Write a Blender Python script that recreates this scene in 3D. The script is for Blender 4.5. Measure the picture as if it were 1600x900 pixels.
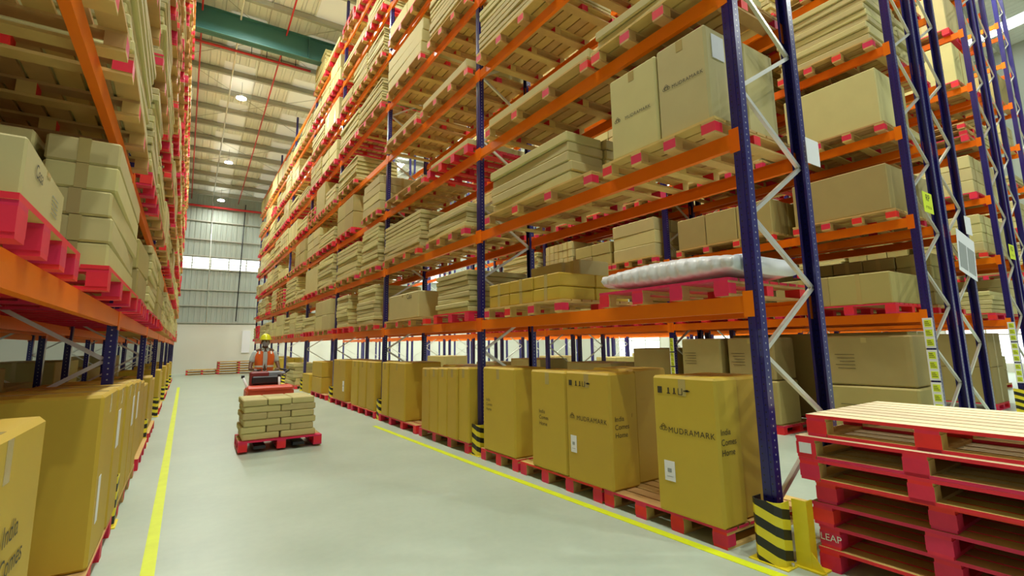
import bpy, math, random
import numpy as np
from mathutils import Matrix, Vector, Euler

S = bpy.context.scene
C = S.collection
for o in list(bpy.data.objects): bpy.data.objects.remove(o)

# ---------------------------------------------------------------- camera
CAM_H = 1.55
def camera_axes(yaw, pit, rol):
    M = np.array([[1,0,0],[0,0,-1],[0,1,0]], float)
    Ry = np.array([[math.cos(yaw),0,math.sin(yaw)],[0,1,0],[-math.sin(yaw),0,math.cos(yaw)]])
    Rx = np.array([[1,0,0],[0,math.cos(pit),-math.sin(pit)],[0,math.sin(pit),math.cos(pit)]])
    Rz = np.array([[math.cos(rol),-math.sin(rol),0],[math.sin(rol),math.cos(rol),0],[0,0,1]])
    return Rz @ Rx @ Ry @ M
AX = camera_axes(-.5815, -.149, -.0145)
cd = bpy.data.cameras.new('camera'); cam = bpy.data.objects.new('camera', cd); C.objects.link(cam)
cd.sensor_width = 36.0; cd.lens = 765.2/1600*36
cd.shift_x = (800-795.2)/1600; cd.shift_y = (421.7-450)/1600
cd.clip_start = .02; cd.clip_end = 300
mw = Matrix.Identity(4)
for i in range(3):
    mw[i][0] = AX[0][i]; mw[i][1] = -AX[1][i]; mw[i][2] = -AX[2][i]
mw[0][3], mw[1][3], mw[2][3] = 0, 0, CAM_H
cam.matrix_world = mw
S.camera = cam

# ---------------------------------------------------------------- world, exposure
w = bpy.data.worlds.new('daylight'); S.world = w; w.use_nodes = True
w.node_tree.nodes['Background'].inputs[0].default_value = (0.86, 0.95, 1.0, 1)
w.node_tree.nodes['Background'].inputs[1].default_value = .25
S.view_settings.view_transform = 'Standard'; S.view_settings.look = 'None'
S.view_settings.gamma = 1.0; S.view_settings.exposure = 0.22
try: S.view_settings.use_curve_mapping = False
except Exception: pass
LAMP_W = 330.0          # watts of each high-bay lamp
SKYLIGHT = 5.0          # emission of the translucent roof sheets

ORD = ['first','second','third','fourth','fifth','sixth','seventh','eighth','ninth','tenth','eleventh','twelfth','thirteenth','fourteenth']
# ---------------------------------------------------------------- materials
MATS = {}
def mat(name, col, rough=.6, metal=0., var=0., noise=0., nscale=8., emit=None, spec=.5, coat=0.):
    if name in MATS: return MATS[name]
    m = bpy.data.materials.new(name); m.use_nodes = True
    nt = m.node_tree; b = nt.nodes['Principled BSDF']
    b.inputs['Roughness'].default_value = rough; b.inputs['Metallic'].default_value = metal
    b.inputs['Base Color'].default_value = (*col, 1)
    b.inputs['Specular IOR Level'].default_value = spec
    b.inputs['Coat Weight'].default_value = coat
    if emit:
        b.inputs['Emission Color'].default_value = (*emit[0], 1); b.inputs['Emission Strength'].default_value = emit[1]
    if var or noise:
        hsv = nt.nodes.new('ShaderNodeHueSaturation'); hsv.inputs['Color'].default_value = (*col, 1)
        add = nt.nodes.new('ShaderNodeMath'); add.operation = 'ADD'; add.inputs[0].default_value = 1 - var/2 - noise/2
        src = None
        if var:
            oi = nt.nodes.new('ShaderNodeObjectInfo'); ge = nt.nodes.new('ShaderNodeNewGeometry')
            s1 = nt.nodes.new('ShaderNodeMath'); s1.operation = 'ADD'
            nt.links.new(oi.outputs['Random'], s1.inputs[0]); nt.links.new(ge.outputs['Random Per Island'], s1.inputs[1])
            fr = nt.nodes.new('ShaderNodeMath'); fr.operation = 'FRACT'; nt.links.new(s1.outputs[0], fr.inputs[0])
            ml = nt.nodes.new('ShaderNodeMath'); ml.operation = 'MULTIPLY'; ml.inputs[1].default_value = var
            nt.links.new(fr.outputs[0], ml.inputs[0]); src = ml.outputs[0]
            mr = nt.nodes.new('ShaderNodeMapRange'); mr.inputs['To Min'].default_value = .5-var*.05; mr.inputs['To Max'].default_value = .5+var*.05
            nt.links.new(fr.outputs[0], mr.inputs['Value']); nt.links.new(mr.outputs[0], hsv.inputs['Hue'])
        if noise:
            tc = nt.nodes.new('ShaderNodeTexCoord'); nz = nt.nodes.new('ShaderNodeTexNoise')
            nz.inputs['Scale'].default_value = nscale; nz.inputs['Detail'].default_value = 4
            nt.links.new(tc.outputs['Object'], nz.inputs['Vector'])
            m2 = nt.nodes.new('ShaderNodeMath'); m2.operation = 'MULTIPLY'; m2.inputs[1].default_value = noise
            nt.links.new(nz.outputs['Fac'], m2.inputs[0])
            if src:
                a2 = nt.nodes.new('ShaderNodeMath'); a2.operation = 'ADD'
                nt.links.new(src, a2.inputs[0]); nt.links.new(m2.outputs[0], a2.inputs[1]); src = a2.outputs[0]
            else: src = m2.outputs[0]
        nt.links.new(src, add.inputs[1]); nt.links.new(add.outputs[0], hsv.inputs['Value'])
        nt.links.new(hsv.outputs[0], b.inputs['Base Color'])
    MATS[name] = m; return m

M_ORANGE = mat('orange_paint', (.95, .19, .002), .4, var=.1, noise=.08, nscale=3, spec=.3)
M_NAVY = mat('navy_paint', (.014, .010, .14), .3, coat=.2)
M_GALV = mat('galvanised_steel', (.74, .74, .66), .35, .6)
M_WOOD = mat('pallet_wood', (.60, .38, .12), .75, var=.3, noise=.25, nscale=9)
M_WOODP = mat('fresh_pallet_wood', (.80, .66, .40), .75, var=.12, noise=.15, nscale=9)
M_RED = mat('red_pallet_paint', (.78, .018, .055), .55, var=.22, noise=.22, nscale=14)
M_CARD = mat('pale_cardboard', (.58, .51, .215), .68, var=.2, noise=.14, nscale=4)
M_KRAFT = mat('ochre_cardboard', (.57, .39, .035), .6, var=.12, noise=.12, nscale=3)
M_TAN = mat('tan_cardboard', (.42, .335, .11), .7, var=.2, noise=.14, nscale=4)
M_TAPE = mat('brown_tape', (.50, .39, .14), .25, var=.1)
M_FILM = mat('stretch_film', (.58, .43, .08), .2, noise=.2, nscale=12, coat=.3)
M_INK = mat('black_ink', (.05, .04, .02), .7)
M_PAPER = mat('white_paper', (.86, .87, .88), .7)
M_GREYPRINT = mat('grey_print', (.35, .37, .36), .7)
M_LIME = mat('lime_label', (.72, .86, .03), .6)
M_YEL = mat('yellow_paint', (.86, .70, .02), .45, noise=.15, nscale=10)
M_BLACK = mat('black_plastic', (.015, .015, .018), .45)
M_GREY = mat('grey_plastic', (.30, .33, .36), .4)
M_TRUCKRED = mat('truck_red', (.82, .11, .05), .4)
M_WHITEWRAP = mat('white_plastic_wrap', (.82, .84, .84), .28, coat=.3, noise=.1, nscale=20)
M_WALLP = mat('wall_plaster', (.74, .74, .63), .8, noise=.1, nscale=.6)
M_PURLIN = mat('purlin_steel', (.42, .42, .34), .5, .2)
M_GREEN = mat('green_girder', (.05, .17, .15), .45)
M_PIPE = mat('red_pipe', (.62, .03, .03), .4)
M_LAMP = mat('lamp_glow', (1, 1, 1), .5, emit=((.95, 1, .98), 30))
M_LAMPBODY = mat('lamp_body', (.6, .62, .62), .4, .5)
M_SKY = mat('skylight_sheet', (.9, .92, .9), .5, emit=((.93, 1, .96), SKYLIGHT))
M_LINE = mat('yellow_floor_line', (.72, .84, .015), .5, noise=.25, nscale=6)

def stripes(name, pitch, c1, c2, axis_mix, rough=.45):
    m = bpy.data.materials.new(name); m.use_nodes = True; nt = m.node_tree; b = nt.nodes['Principled BSDF']
    b.inputs['Roughness'].default_value = rough
    tc = nt.nodes.new('ShaderNodeTexCoord'); dt = nt.nodes.new('ShaderNodeVectorMath'); dt.operation = 'DOT_PRODUCT'
    dt.inputs[1].default_value = axis_mix; nt.links.new(tc.outputs['Object'], dt.inputs[0])
    d = nt.nodes.new('ShaderNodeMath'); d.operation = 'DIVIDE'; d.inputs[1].default_value = pitch
    nt.links.new(dt.outputs['Value'], d.inputs[0])
    f = nt.nodes.new('ShaderNodeMath'); f.operation = 'FRACT'; nt.links.new(d.outputs[0], f.inputs[0])
    g = nt.nodes.new('ShaderNodeMath'); g.operation = 'GREATER_THAN'; g.inputs[1].default_value = .5; nt.links.new(f.outputs[0], g.inputs[0])
    mx = nt.nodes.new('ShaderNodeMix'); mx.data_type = 'RGBA'; mx.inputs['A'].default_value = (*c1, 1); mx.inputs['B'].default_value = (*c2, 1)
    nt.links.new(g.outputs[0], mx.inputs['Factor']); nt.links.new(mx.outputs['Result'], b.inputs['Base Color'])
    return m
M_HAZ = stripes('hazard_stripes', .135, (.86, .74, .03), (.015, .015, .012), (.25, -.30, 1))

def floor_mat():
    m = bpy.data.materials.new('sealed_concrete'); m.use_nodes = True; nt = m.node_tree; b = nt.nodes['Principled BSDF']
    tc = nt.nodes.new('ShaderNodeTexCoord')
    n1 = nt.nodes.new('ShaderNodeTexNoise'); n1.inputs['Scale'].default_value = .9; n1.inputs['Detail'].default_value = 6; n1.inputs['Roughness'].default_value = .6
    n2 = nt.nodes.new('ShaderNodeTexNoise'); n2.inputs['Scale'].default_value = 14; n2.inputs['Detail'].default_value = 5
    for n in (n1, n2): nt.links.new(tc.outputs['Object'], n.inputs['Vector'])
    ml = nt.nodes.new('ShaderNodeMath'); ml.operation = 'MULTIPLY_ADD'; ml.inputs[1].default_value = .25
    nt.links.new(n2.outputs['Fac'], ml.inputs[0]); nt.links.new(n1.outputs['Fac'], ml.inputs[2])
    cr = nt.nodes.new('ShaderNodeValToRGB')
    cr.color_ramp.elements[0].position = .35; cr.color_ramp.elements[0].color = (.40, .49, .385, 1)
    cr.color_ramp.elements[1].position = .85; cr.color_ramp.elements[1].color = (.52, .61, .485, 1)
    nt.links.new(ml.outputs[0], cr.inputs['Fac']); nt.links.new(cr.outputs['Color'], b.inputs['Base Color'])
    rr = nt.nodes.new('ShaderNodeMapRange'); rr.inputs['To Min'].default_value = .28; rr.inputs['To Max'].default_value = .5
    nt.links.new(n1.outputs['Fac'], rr.inputs['Value']); nt.links.new(rr.outputs[0], b.inputs['Roughness'])
    return m
def cladding_mat(name, col, pitch, axis):
    m = bpy.data.materials.new(name); m.use_nodes = True; nt = m.node_tree; b = nt.nodes['Principled BSDF']
    b.inputs['Roughness'].default_value = .55; b.inputs['Base Color'].default_value = (*col, 1)
    tc = nt.nodes.new('ShaderNodeTexCoord'); sx = nt.nodes.new('ShaderNodeSeparateXYZ'); nt.links.new(tc.outputs['Object'], sx.inputs[0])
    d = nt.nodes.new('ShaderNodeMath'); d.operation = 'DIVIDE'; d.inputs[1].default_value = pitch; nt.links.new(sx.outputs[axis], d.inputs[0])
    f = nt.nodes.new('ShaderNodeMath'); f.operation = 'PINGPONG'; f.inputs[1].default_value = .5; nt.links.new(d.outputs[0], f.inputs[0])
    mr = nt.nodes.new('ShaderNodeMapRange'); mr.inputs['From Min'].default_value = .12; mr.inputs['From Max'].default_value = .2
    nt.links.new(f.outputs[0], mr.inputs['Value'])
    bp = nt.nodes.new('ShaderNodeBump'); bp.inputs['Distance'].default_value = .03; bp.inputs['Strength'].default_value = 1
    nt.links.new(mr.outputs[0], bp.inputs['Height']); nt.links.new(bp.outputs[0], b.inputs['Normal'])
    return m
M_FLOOR = floor_mat()
M_CLAD = cladding_mat('wall_cladding', (.40, .45, .38), .3, 'X')
M_ROOF = cladding_mat('roof_sheet', (.82, .83, .76), .33, 'X')

def post_mat():
    m = bpy.data.materials.new('perforated_navy'); m.use_nodes = True; nt = m.node_tree; b = nt.nodes['Principled BSDF']
    b.inputs['Roughness'].default_value = .3; b.inputs['Coat Weight'].default_value = .2
    N = nt.nodes.new; L = nt.links.new
    tc = N('ShaderNodeTexCoord'); sx = N('ShaderNodeSeparateXYZ'); L(tc.outputs['Object'], sx.inputs[0])
    def mth(op, a, bb=None, c=None):
        n = N('ShaderNodeMath'); n.operation = op
        for i, v in enumerate((a, bb, c)):
            if v is None: continue
            if isinstance(v, (int, float)): n.inputs[i].default_value = v
            else: L(v, n.inputs[i])
        return n.outputs[0]
    zf = mth('SUBTRACT', mth('MULTIPLY', mth('FRACT', mth('DIVIDE', sx.outputs['Z'], .05)), .05), .025)
    ya = mth('SUBTRACT', mth('ABSOLUTE', sx.outputs['Y']), .028)
    dy = mth('SQRT', mth('ADD', mth('POWER', zf, 2), mth('POWER', ya, 2)))
    front = mth('MULTIPLY', mth('LESS_THAN', dy, .0058), mth('GREATER_THAN', mth('ABSOLUTE', sx.outputs['X']), .034))
    dx = mth('SQRT', mth('ADD', mth('POWER', zf, 2), mth('POWER', sx.outputs['X'], 2)))
    side = mth('MULTIPLY', mth('LESS_THAN', dx, .0065), mth('GREATER_THAN', mth('ABSOLUTE', sx.outputs['Y']), .048))
    fac = side
    mx = N('ShaderNodeMix'); mx.data_type = 'RGBA'; mx.inputs['A'].default_value = (.014, .010, .14, 1); mx.inputs['B'].default_value = (.45, .46, .48, 1)  # pale side dots paint the backlight showing through the holes
    L(fac, mx.inputs['Factor'])
    m2 = N('ShaderNodeMix'); m2.data_type = 'RGBA'; m2.inputs['B'].default_value = (.002, .002, .006, 1)
    L(front, m2.inputs['Factor']); L(mx.outputs['Result'], m2.inputs['A']); L(m2.outputs['Result'], b.inputs['Base Color'])
    return m
M_POST = post_mat()

# ---------------------------------------------------------------- mesh builder
class MB:
    def __init__(s): s.v = []; s.f = []; s.m = []; s.mats = []; s.sm = []
    def mi(s, m):
        if m not in s.mats: s.mats.append(m)
        return s.mats.index(m)
    def add(s, vs, fs, m, smooth=False, mlist=None):
        k = len(s.v); s.v += [tuple(v) for v in vs]; i = s.mi(m)
        for j, f in enumerate(fs):
            s.f.append([k+q for q in f]); s.m.append(i if mlist is None else s.mi(mlist[j])); s.sm.append(smooth)
        return s
    def box(s, x0, x1, y0, y1, z0, z1, m, sides=None):
        vs = [(x,y,z) for z in (z0,z1) for y in (y0,y1) for x in (x0,x1)]
        fs = [(0,2,3,1),(4,5,7,6),(0,1,5,4),(2,6,7,3),(0,4,6,2),(1,3,7,5)]  # bot top -y +y -x +x
        return s.add(vs, fs, m, mlist=sides and [sides.get(k, m) for k in ('b','t','s','n','w','e')])
    def cbox(s, x0, x1, y0, y1, z0, z1, c, m):
        """box with chamfered edges"""
        X = (x0,x1); Y = (y0,y1); Z = (z0,z1); vs = []; ix = {}
        for a in (0,1):
            for b in (0,1):
                for d in (0,1):
                    px, py, pz = X[a], Y[b], Z[d]; ox = c*(1-2*a); oy = c*(1-2*b); oz = c*(1-2*d)
                    for ax, q in ((0,(px,py+oy,pz+oz)), (1,(px+ox,py,pz+oz)), (2,(px+ox,py+oy,pz))):
                        ix[(a,b,d,ax)] = len(vs); vs.append(q)
        fs = []
        for e in (0,1):
            fs.append([ix[(e,b,d,0)] for b,d in ((0,0),(1,0),(1,1),(0,1))][::(1 if e else -1)])
            fs.append([ix[(a,e,d,1)] for a,d in ((0,0),(1,0),(1,1),(0,1))][::(-1 if e else 1)])
            fs.append([ix[(a,b,e,2)] for a,b in ((0,0),(1,0),(1,1),(0,1))][::(1 if e else -1)])
        for p in (0,1):
            for q in (0,1):
                fs.append([ix[(0,p,q,1)], ix[(1,p,q,1)], ix[(1,p,q,2)], ix[(0,p,q,2)]])
                fs.append([ix[(p,0,q,0)], ix[(p,1,q,0)], ix[(p,1,q,2)], ix[(p,0,q,2)]])
                fs.append([ix[(p,q,0,0)], ix[(p,q,1,0)], ix[(p,q,1,1)], ix[(p,q,0,1)]])
                for r in (0,1): fs.append([ix[(p,q,r,0)], ix[(p,q,r,1)], ix[(p,q,r,2)]])
        return s.add(vs, fs, m)
    def tube(s, p0, p1, r, m, n=10, r1=None, smooth=True):
        p0 = Vector(p0); p1 = Vector(p1); d = (p1-p0).normalized(); r1 = r if r1 is None else r1
        u = d.orthogonal().normalized(); v = d.cross(u); vs = []
        for p, rr in ((p0, r), (p1, r1)):
            for k in range(n):
                a = 2*math.pi*k/n; vs.append(p + (u*math.cos(a) + v*math.sin(a))*rr)
        fs = [(k, (k+1)%n, n+(k+1)%n, n+k) for k in range(n)]
        s.add(vs, fs, m, smooth)
        k0 = len(s.v)-2*n
        s.f.append([k0+k for k in range(n)][::-1]); s.m.append(s.mi(m)); s.sm.append(False)
        s.f.append([k0+n+k for k in range(n)]); s.m.append(s.mi(m)); s.sm.append(False)
        return s
    def bar(s, p0, p1, wd, ht, m, up=(0,0,1)):
        p0 = Vector(p0); p1 = Vector(p1); d = (p1-p0).normalized(); r = d.cross(Vector(up))
        r = d.orthogonal() if r.length < 1e-5 else r
        r.normalize(); t = r.cross(d); vs = []
        for p in (p0, p1):
            for a, b in ((-1,-1),(1,-1),(1,1),(-1,1)): vs.append(p + r*a*wd/2 + t*b*ht/2)
        return s.add(vs, [(0,3,2,1),(4,5,6,7),(0,1,5,4),(1,2,6,5),(2,3,7,6),(3,0,4,7)], m)
    def prism(s, prof, z0, z1, m):
        n = len(prof); vs = [(x,y,z) for z in (z0,z1) for x,y in prof]
        return s.add(vs, [(k,(k+1)%n,n+(k+1)%n,n+k) for k in range(n)] + [tuple(range(n))[::-1], tuple(range(n,2*n))], m)
    def loft(s, rings, m, cap=True):
        n = len(rings[0]); vs = [p for r in rings for p in r]; fs = []
        for a in range(len(rings)-1):
            for k in range(n): fs.append((a*n+k, a*n+(k+1)%n, (a+1)*n+(k+1)%n, (a+1)*n+k))
        if cap: fs.append(tuple(range(n))[::-1]); fs.append(tuple(range((len(rings)-1)*n, len(rings)*n)))
        return s.add(vs, fs, m, True)
    def mesh(s, name):
        me = bpy.data.meshes.new(name); me.from_pydata(s.v, [], s.f)
        for m in s.mats: me.materials.append(m)
        me.polygons.foreach_set('material_index', s.m); me.polygons.foreach_set('use_smooth', s.sm)
        me.update(); return me
    def build(s, name, parent=None, **k): return place(s.mesh(name), name, parent, **k)

def place(me, name, parent=None, loc=(0,0,0), rot=(0,0,0)):
    o = bpy.data.objects.new(name, me); C.objects.link(o); o.parent = parent
    o.location = loc; o.rotation_euler = rot; return o
def tag(o, label=None, cat=None, group=None, kind=None):
    if label: o['label'] = label
    if cat: o['category'] = cat
    if group: o['group'] = group
    if kind: o['kind'] = kind
    return o
def thing(name, label, cat, loc=(0,0,0), rz=0, group=None):
    o = bpy.data.objects.new(name, None); C.objects.link(o); o.location = loc; o.rotation_euler = (0,0,rz)
    o.empty_display_size = .1
    return tag(o, label, cat, group)
def struct(mb, name): return tag(mb.build(name), kind='structure')
_txt = {}
def text_part(txt, size, m, parent, origin, xdir, ydir=(0,0,1), align='CENTER', name='printed_text', space=1.0, lift=.004):
    key = (txt, size, m.name, align, space)
    if key not in _txt:
        cu = bpy.data.curves.new('printed_text', 'FONT'); cu.body = txt; cu.size = size; cu.align_x = align; cu.align_y = 'CENTER'
        cu.space_character = space; cu.offset = 0
        t = bpy.data.objects.new('tmp', cu); C.objects.link(t)
        me = bpy.data.meshes.new_from_object(t.evaluated_get(bpy.context.evaluated_depsgraph_get()))
        bpy.data.objects.remove(t); me.materials.clear(); me.materials.append(m); _txt[key] = me
    o = bpy.data.objects.new(name, _txt[key]); C.objects.link(o); o.parent = parent
    x = Vector(xdir).normalized(); y = Vector(ydir).normalized(); z = x.cross(y)
    mt = Matrix.Identity(4)
    for i in range(3): mt[i][0] = x[i]; mt[i][1] = y[i]; mt[i][2] = z[i]; mt[i][3] = origin[i] + z[i]*lift
    o.matrix_local = mt
    return o

# ---------------------------------------------------------------- building shell
EAVE, SLOPE, YW = 11.25, .10, 36.0
def roof_z(y): return EAVE + SLOPE*(YW-y)
YB = -9.0
XL, XR = -9.0, 30.0
struct(MB().box(XL, XR, YB, YW, -.1, 0, M_FLOOR), 'floor')
b = MB()
b.box(XL, XR, YW, YW+.15, 0, 3.0, M_WALLP); struct(b, 'wall_far')
b = MB()
b.box(XL, XR, YW+.02, YW+.12, 3.0, 6.45, M_CLAD); b.box(XL, XR, YW+.02, YW+.12, 7.2, EAVE+.4, M_CLAD)
struct(b, 'wall_far_cladding')
b = MB()
for z in (3.05, 4.1, 5.1, 6.4, 7.25, 8.3, 9.5): b.box(XL, XR, YW-.08, YW+.02, z, z+.07, M_PURLIN)
struct(b, 'trim_1')
w1 = tag(thing('window_1', None, None), kind='structure')
b = MB(); b.box(XL, XR, YW+.05, YW+.07, 6.45, 7.2, mat('window_glow', (.9,.95,.92), .4, emit=((.92,1,.95), 1.4))); b.build('pane', w1)
b = MB()
for k in range(40): b.box(XL+k*1.0, XL+k*1.0+.05, YW-.02, YW+.05, 6.45, 7.2, M_PURLIN)
b.box(XL, XR, YW-.02, YW+.04, 6.80, 6.84, M_GALV); b.box(XL, XR, YW-.02, YW+.04, 6.62, 6.65, M_GALV); b.box(XL, XR, YW-.02, YW+.04, 6.99, 7.02, M_GALV)
b.build('window_frame', w1)
b = MB(); b.box(XL-.15, XL, YB, YW, 0, 15.9, mat('shaded_cladding', (.16,.18,.15), .6)); struct(b, 'wall_left')  # cladding coloured darker to give the shade seen beneath the left rack
b = MB(); b.box(XR, XR+.15, YB, YW, 0, 3.2, M_WALLP); b.box(XR, XR+.15, YB, YW, 3.2, 15.9, M_CLAD); struct(b, 'wall_right')
# daylight doors / windows in the side walls (bright openings seen under the racks)
for nm, xx, ys in (('window_2', XR-.03, (4, 11, 18, 25)), ('window_3', XL+.0, (9,))):
    wn = tag(thing(nm, None, None), kind='structure')
    for y in ys:
        MB().box(xx, xx+.03, y, y+4.2, .4, 2.9 if xx > 0 else 1.9, mat('door_daylight', (.9,.95,.95), .5, emit=((.9,.97,1), 1.6))).build('pane', wn)
        f = MB()
        for k in range(4): f.box(xx-.04, xx+.06, y+k*1.4-.03, y+k*1.4+.03, .35, 2.95, M_GALV)
        f.box(xx-.04, xx+.06, y, y+4.2, 1.6, 1.66, M_GALV); f.build('window_frame', wn)
# roof sheets, skylights, purlins
def slab_y(b, x0, x1, y0, y1, dz, t, m):
    z0, z1 = roof_z(y0)+dz, roof_z(y1)+dz
    b.add([(x0,y0,z0),(x1,y0,z0),(x1,y1,z1),(x0,y1,z1),(x0,y0,z0+t),(x1,y0,z0+t),(x1,y1,z1+t),(x0,y1,z1+t)],
          [(0,3,2,1),(4,5,6,7),(0,1,5,4),(1,2,6,5),(2,3,7,6),(3,0,4,7)], m)
sky_x = (-7.2, 9.2, 16.2, 23.0, 27.4)
b = MB(); x = XL
for sx_ in sky_x:
    slab_y(b, x, sx_, YB, YW, .0, .06, M_ROOF); x = sx_+1.0
slab_y(b, x, XR, YB, YW, 0, .06, M_ROOF)
for sx_ in sky_x:
    slab_y(b, sx_, sx_+1.0, YB, 2, 0, .06, M_ROOF)
    for y in range(2, 36, 6): slab_y(b, sx_, sx_+1.0, y+4.4, min(y+6, YW), 0, .06, M_ROOF)
struct(b, 'ceiling')
b = MB()
for sx_ in sky_x:
    for y in range(2, 36, 6): slab_y(b, sx_, sx_+1.0, y, min(y+4.4, YW), .005, .05, M_SKY)
struct(b, 'ceiling_skylight')
b = MB()
for x_ in (-2.0, .55, 3.1):
    for y in range(3, 36, 3): slab_y(b, x_, x_+1.1, y, min(y+2.2, YW-.1), -.012, .008, mat('aged_skylight', (.8,.8,.7), .5, emit=((1,.98,.92), .12)))
struct(b, 'ceiling_rooflight')
b = MB(); y = 35.2
while y > YB:
    z = roof_z(y)
    b.box(XL, XR, y, y+.05, z-.26, z-.005, M_PURLIN); b.box(XL, XR, y-.09, y, z-.26, z-.245, M_PURLIN); b.box(XL, XR, y, y+.11, z-.02, z-.005, M_PURLIN)
    y -= 1.52
struct(b, 'trim_2')
# sag rods and cross bracing, thin
b = MB()
for xx in (-.9, 1.7, 4.4, 7.5): b.bar((xx, 6, roof_z(6)-.2), (xx, YW, roof_z(YW)-.2), .02, .02, M_PURLIN)
for k in range(5):
    y0 = 11+k*5; b.bar((-1, y0, roof_z(y0)-.28), (5, y0+5, roof_z(y0+5)-.28), .015, .015, M_PURLIN); b.bar((5, y0, roof_z(y0)-.28), (-1, y0+5, roof_z(y0+5)-.28), .015, .015, M_PURLIN)
struct(b, 'trim_3')

def girder(y):
    g = thing('roof_girder', 'deep green steel girder crossing under the roof purlins above the aisle', 'girder', (0, y, 0))
    zt = roof_z(y)-.27; zb = zt-.86
    MB().box(XL, XR, -.012, .012, zb, zt, M_GREEN).build('web', g)
    MB().box(XL, XR, -.16, .16, zt-.02, zt, M_GREEN).build('flange', g)
    MB().box(XL, XR, -.16, .16, zb, zb+.022, M_GREEN).build('flange', g)
    for x in (-2.2, 3.05, 8, 13, 18): MB().box(x, x+.02, -.15, .15, zb, zt, M_GREEN).build('stiffener', g)
girder(17.9)
def pipe(name, label, pts, r, m, cat='pipe', group=None):
    b = MB()
    for p, q in zip(pts, pts[1:]): b.tube(p, q, r, m, 8)
    for p in pts[1:-1]: b.tube(Vector(p)+Vector((0,0,-r*1.2)), Vector(p)+Vector((0,0,r*1.2)), r*1.25, m, 8)
    return tag(b.build(name), label, cat, group)
pipe('sprinkler_pipe', 'red sprinkler pipe running across the aisle just below the green girder', [(-8, 18.9, 12.12), (3.35, 18.9, 12.10)], .045, M_PIPE)
for x, side in ((-.28, 'beside the left rack'), (2.3, 'above the right half of the aisle')):
    pipe('sprinkler_pipe', 'thin red sprinkler pipe along the aisle roof '+side, [(x, 4, roof_z(4)-.4), (x, 35.8, roof_z(35.8)-.4)], .028, M_PIPE)
pipe('fire_main', 'thick red pipe fixed across the far wall under the eave', [(-8.8, 35.75, 10.45), (12, 35.75, 10.45)], .075, M_PIPE)
pipe('conduit', 'pale conduit running under the roof and down the far wall', [(.84, 12, roof_z(12)-.33), (.86, 35.9, roof_z(35.9)-.33), (.9, 35.93, 10.6), (1.02, 35.93, 3.0)], .03, M_GALV)
pipe('drop_cable', 'thin black cable hanging down the far wall cladding', [(2.75, 35.9, 10.9), (2.62, 35.9, 3.2)], .03, M_BLACK, 'cable')
for k in range(4):
    pipe('hanger_rod', f'thin dark rod holding up the sprinkler pipe by the girder, {ORD[k]} from left', [(1.3+.5*k, 18.9, 12.12), (1.3+.5*k, 18.9, roof_z(18.9)-.1)], .012, M_BLACK, 'rod', 'rods hanging the sprinkler pipe')

# ---------------------------------------------------------------- high-bay lamps
_lm = {}
def highbay(x, y, label, group):
    z = roof_z(y)-.75
    t = thing('highbay_lamp', label, 'lamp', (x, y, z), 0, group)
    if not _lm:
        b = MB(); b.tube((0,0,.02), (0,0,.16), .17, M_LAMPBODY, 20, .07); _lm['h'] = b.mesh('housing')
        b = MB(); b.tube((0,0,-.005), (0,0,.02), .19, M_LAMP, 20); _lm['d'] = b.mesh('diffuser')
        b = MB(); b.tube((0,0,.16), (0,0,.735), .006, M_BLACK, 6); _lm['r'] = b.mesh('suspension_wire')
    place(_lm['h'], 'housing', t); place(_lm['d'], 'diffuser', t); place(_lm['r'], 'suspension_wire', t)
    ld = bpy.data.lights.new('lamp_light', 'AREA'); ld.shape = 'DISK'; ld.size = .38; ld.energy = LAMP_W*(.22 if y > 33 else 1); ld.color = (.97, 1, .93); ld.spread = math.radians(170)
    lo = bpy.data.objects.new('lamp_light', ld); C.objects.link(lo); lo.parent = t; lo.location = (0,0,-.02)
for k, y in enumerate((-4.0, 2.6, 9.2, 15.7, 22.2, 28.8, 34.6)):
    d = {4: 'round lamp glowing under the roof, nearest of the three above the aisle', 5: 'round lamp glowing under the roof, middle of the three above the aisle', 6: 'round lamp glowing near the far wall, farthest of the three above the aisle'}
    highbay(1.27, y, d.get(k, f'round lamp over the open aisle on the near side of the girder, {ORD[k]} one'), 'high-bay lamps over the main aisle')
for x, nm in ((6.5, 'aisle behind the right rack'), (12.3, 'aisle beyond the second rack row'), (18.2, 'farthest aisle on the right'), (-4.6, 'aisle left of the left racks')):
    for k, y in enumerate((-4, 2.6, 9.2, 15.7, 22.2, 28.8, 34.6)):
        if x > 0 or k in (4, 6): highbay(x, y, f'round lamp, {ORD[k]} from the camera, over the {nm}', 'high-bay lamps over the '+nm)

# ---------------------------------------------------------------- floor markings
def floor_line(name, x0, y0, x1, y1, wd, label, m=M_LINE):
    d = Vector((x1-x0, y1-y0)); n = Vector((-d.y, d.x)).normalized()*wd/2
    b = MB(); p = [(x0-n.x,y0-n.y),(x0+n.x,y0+n.y),(x1+n.x,y1+n.y),(x1-n.x,y1-n.y)]
    b.add([(a,c_,.0005) for a,c_ in p]+[(a,c_,.003) for a,c_ in p], [(0,1,2,3),(4,7,6,5),(0,4,5,1),(1,5,6,2),(2,6,7,3),(3,7,4,0)], m)
    o = b.build(name); o['kind'] = 'structure'; return o
floor_line('trim_4', -.115, -3, -.09, 24, .085, '')
floor_line('trim_5', 3.50, -.5, 3.27, 5.5, .085, ''); floor_line('trim_6', 3.27, 5.5, 3.19, 9.7, .085, '')
floor_line('trim_7', 3.45, .4, 5.2, .35, .09, '')

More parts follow.
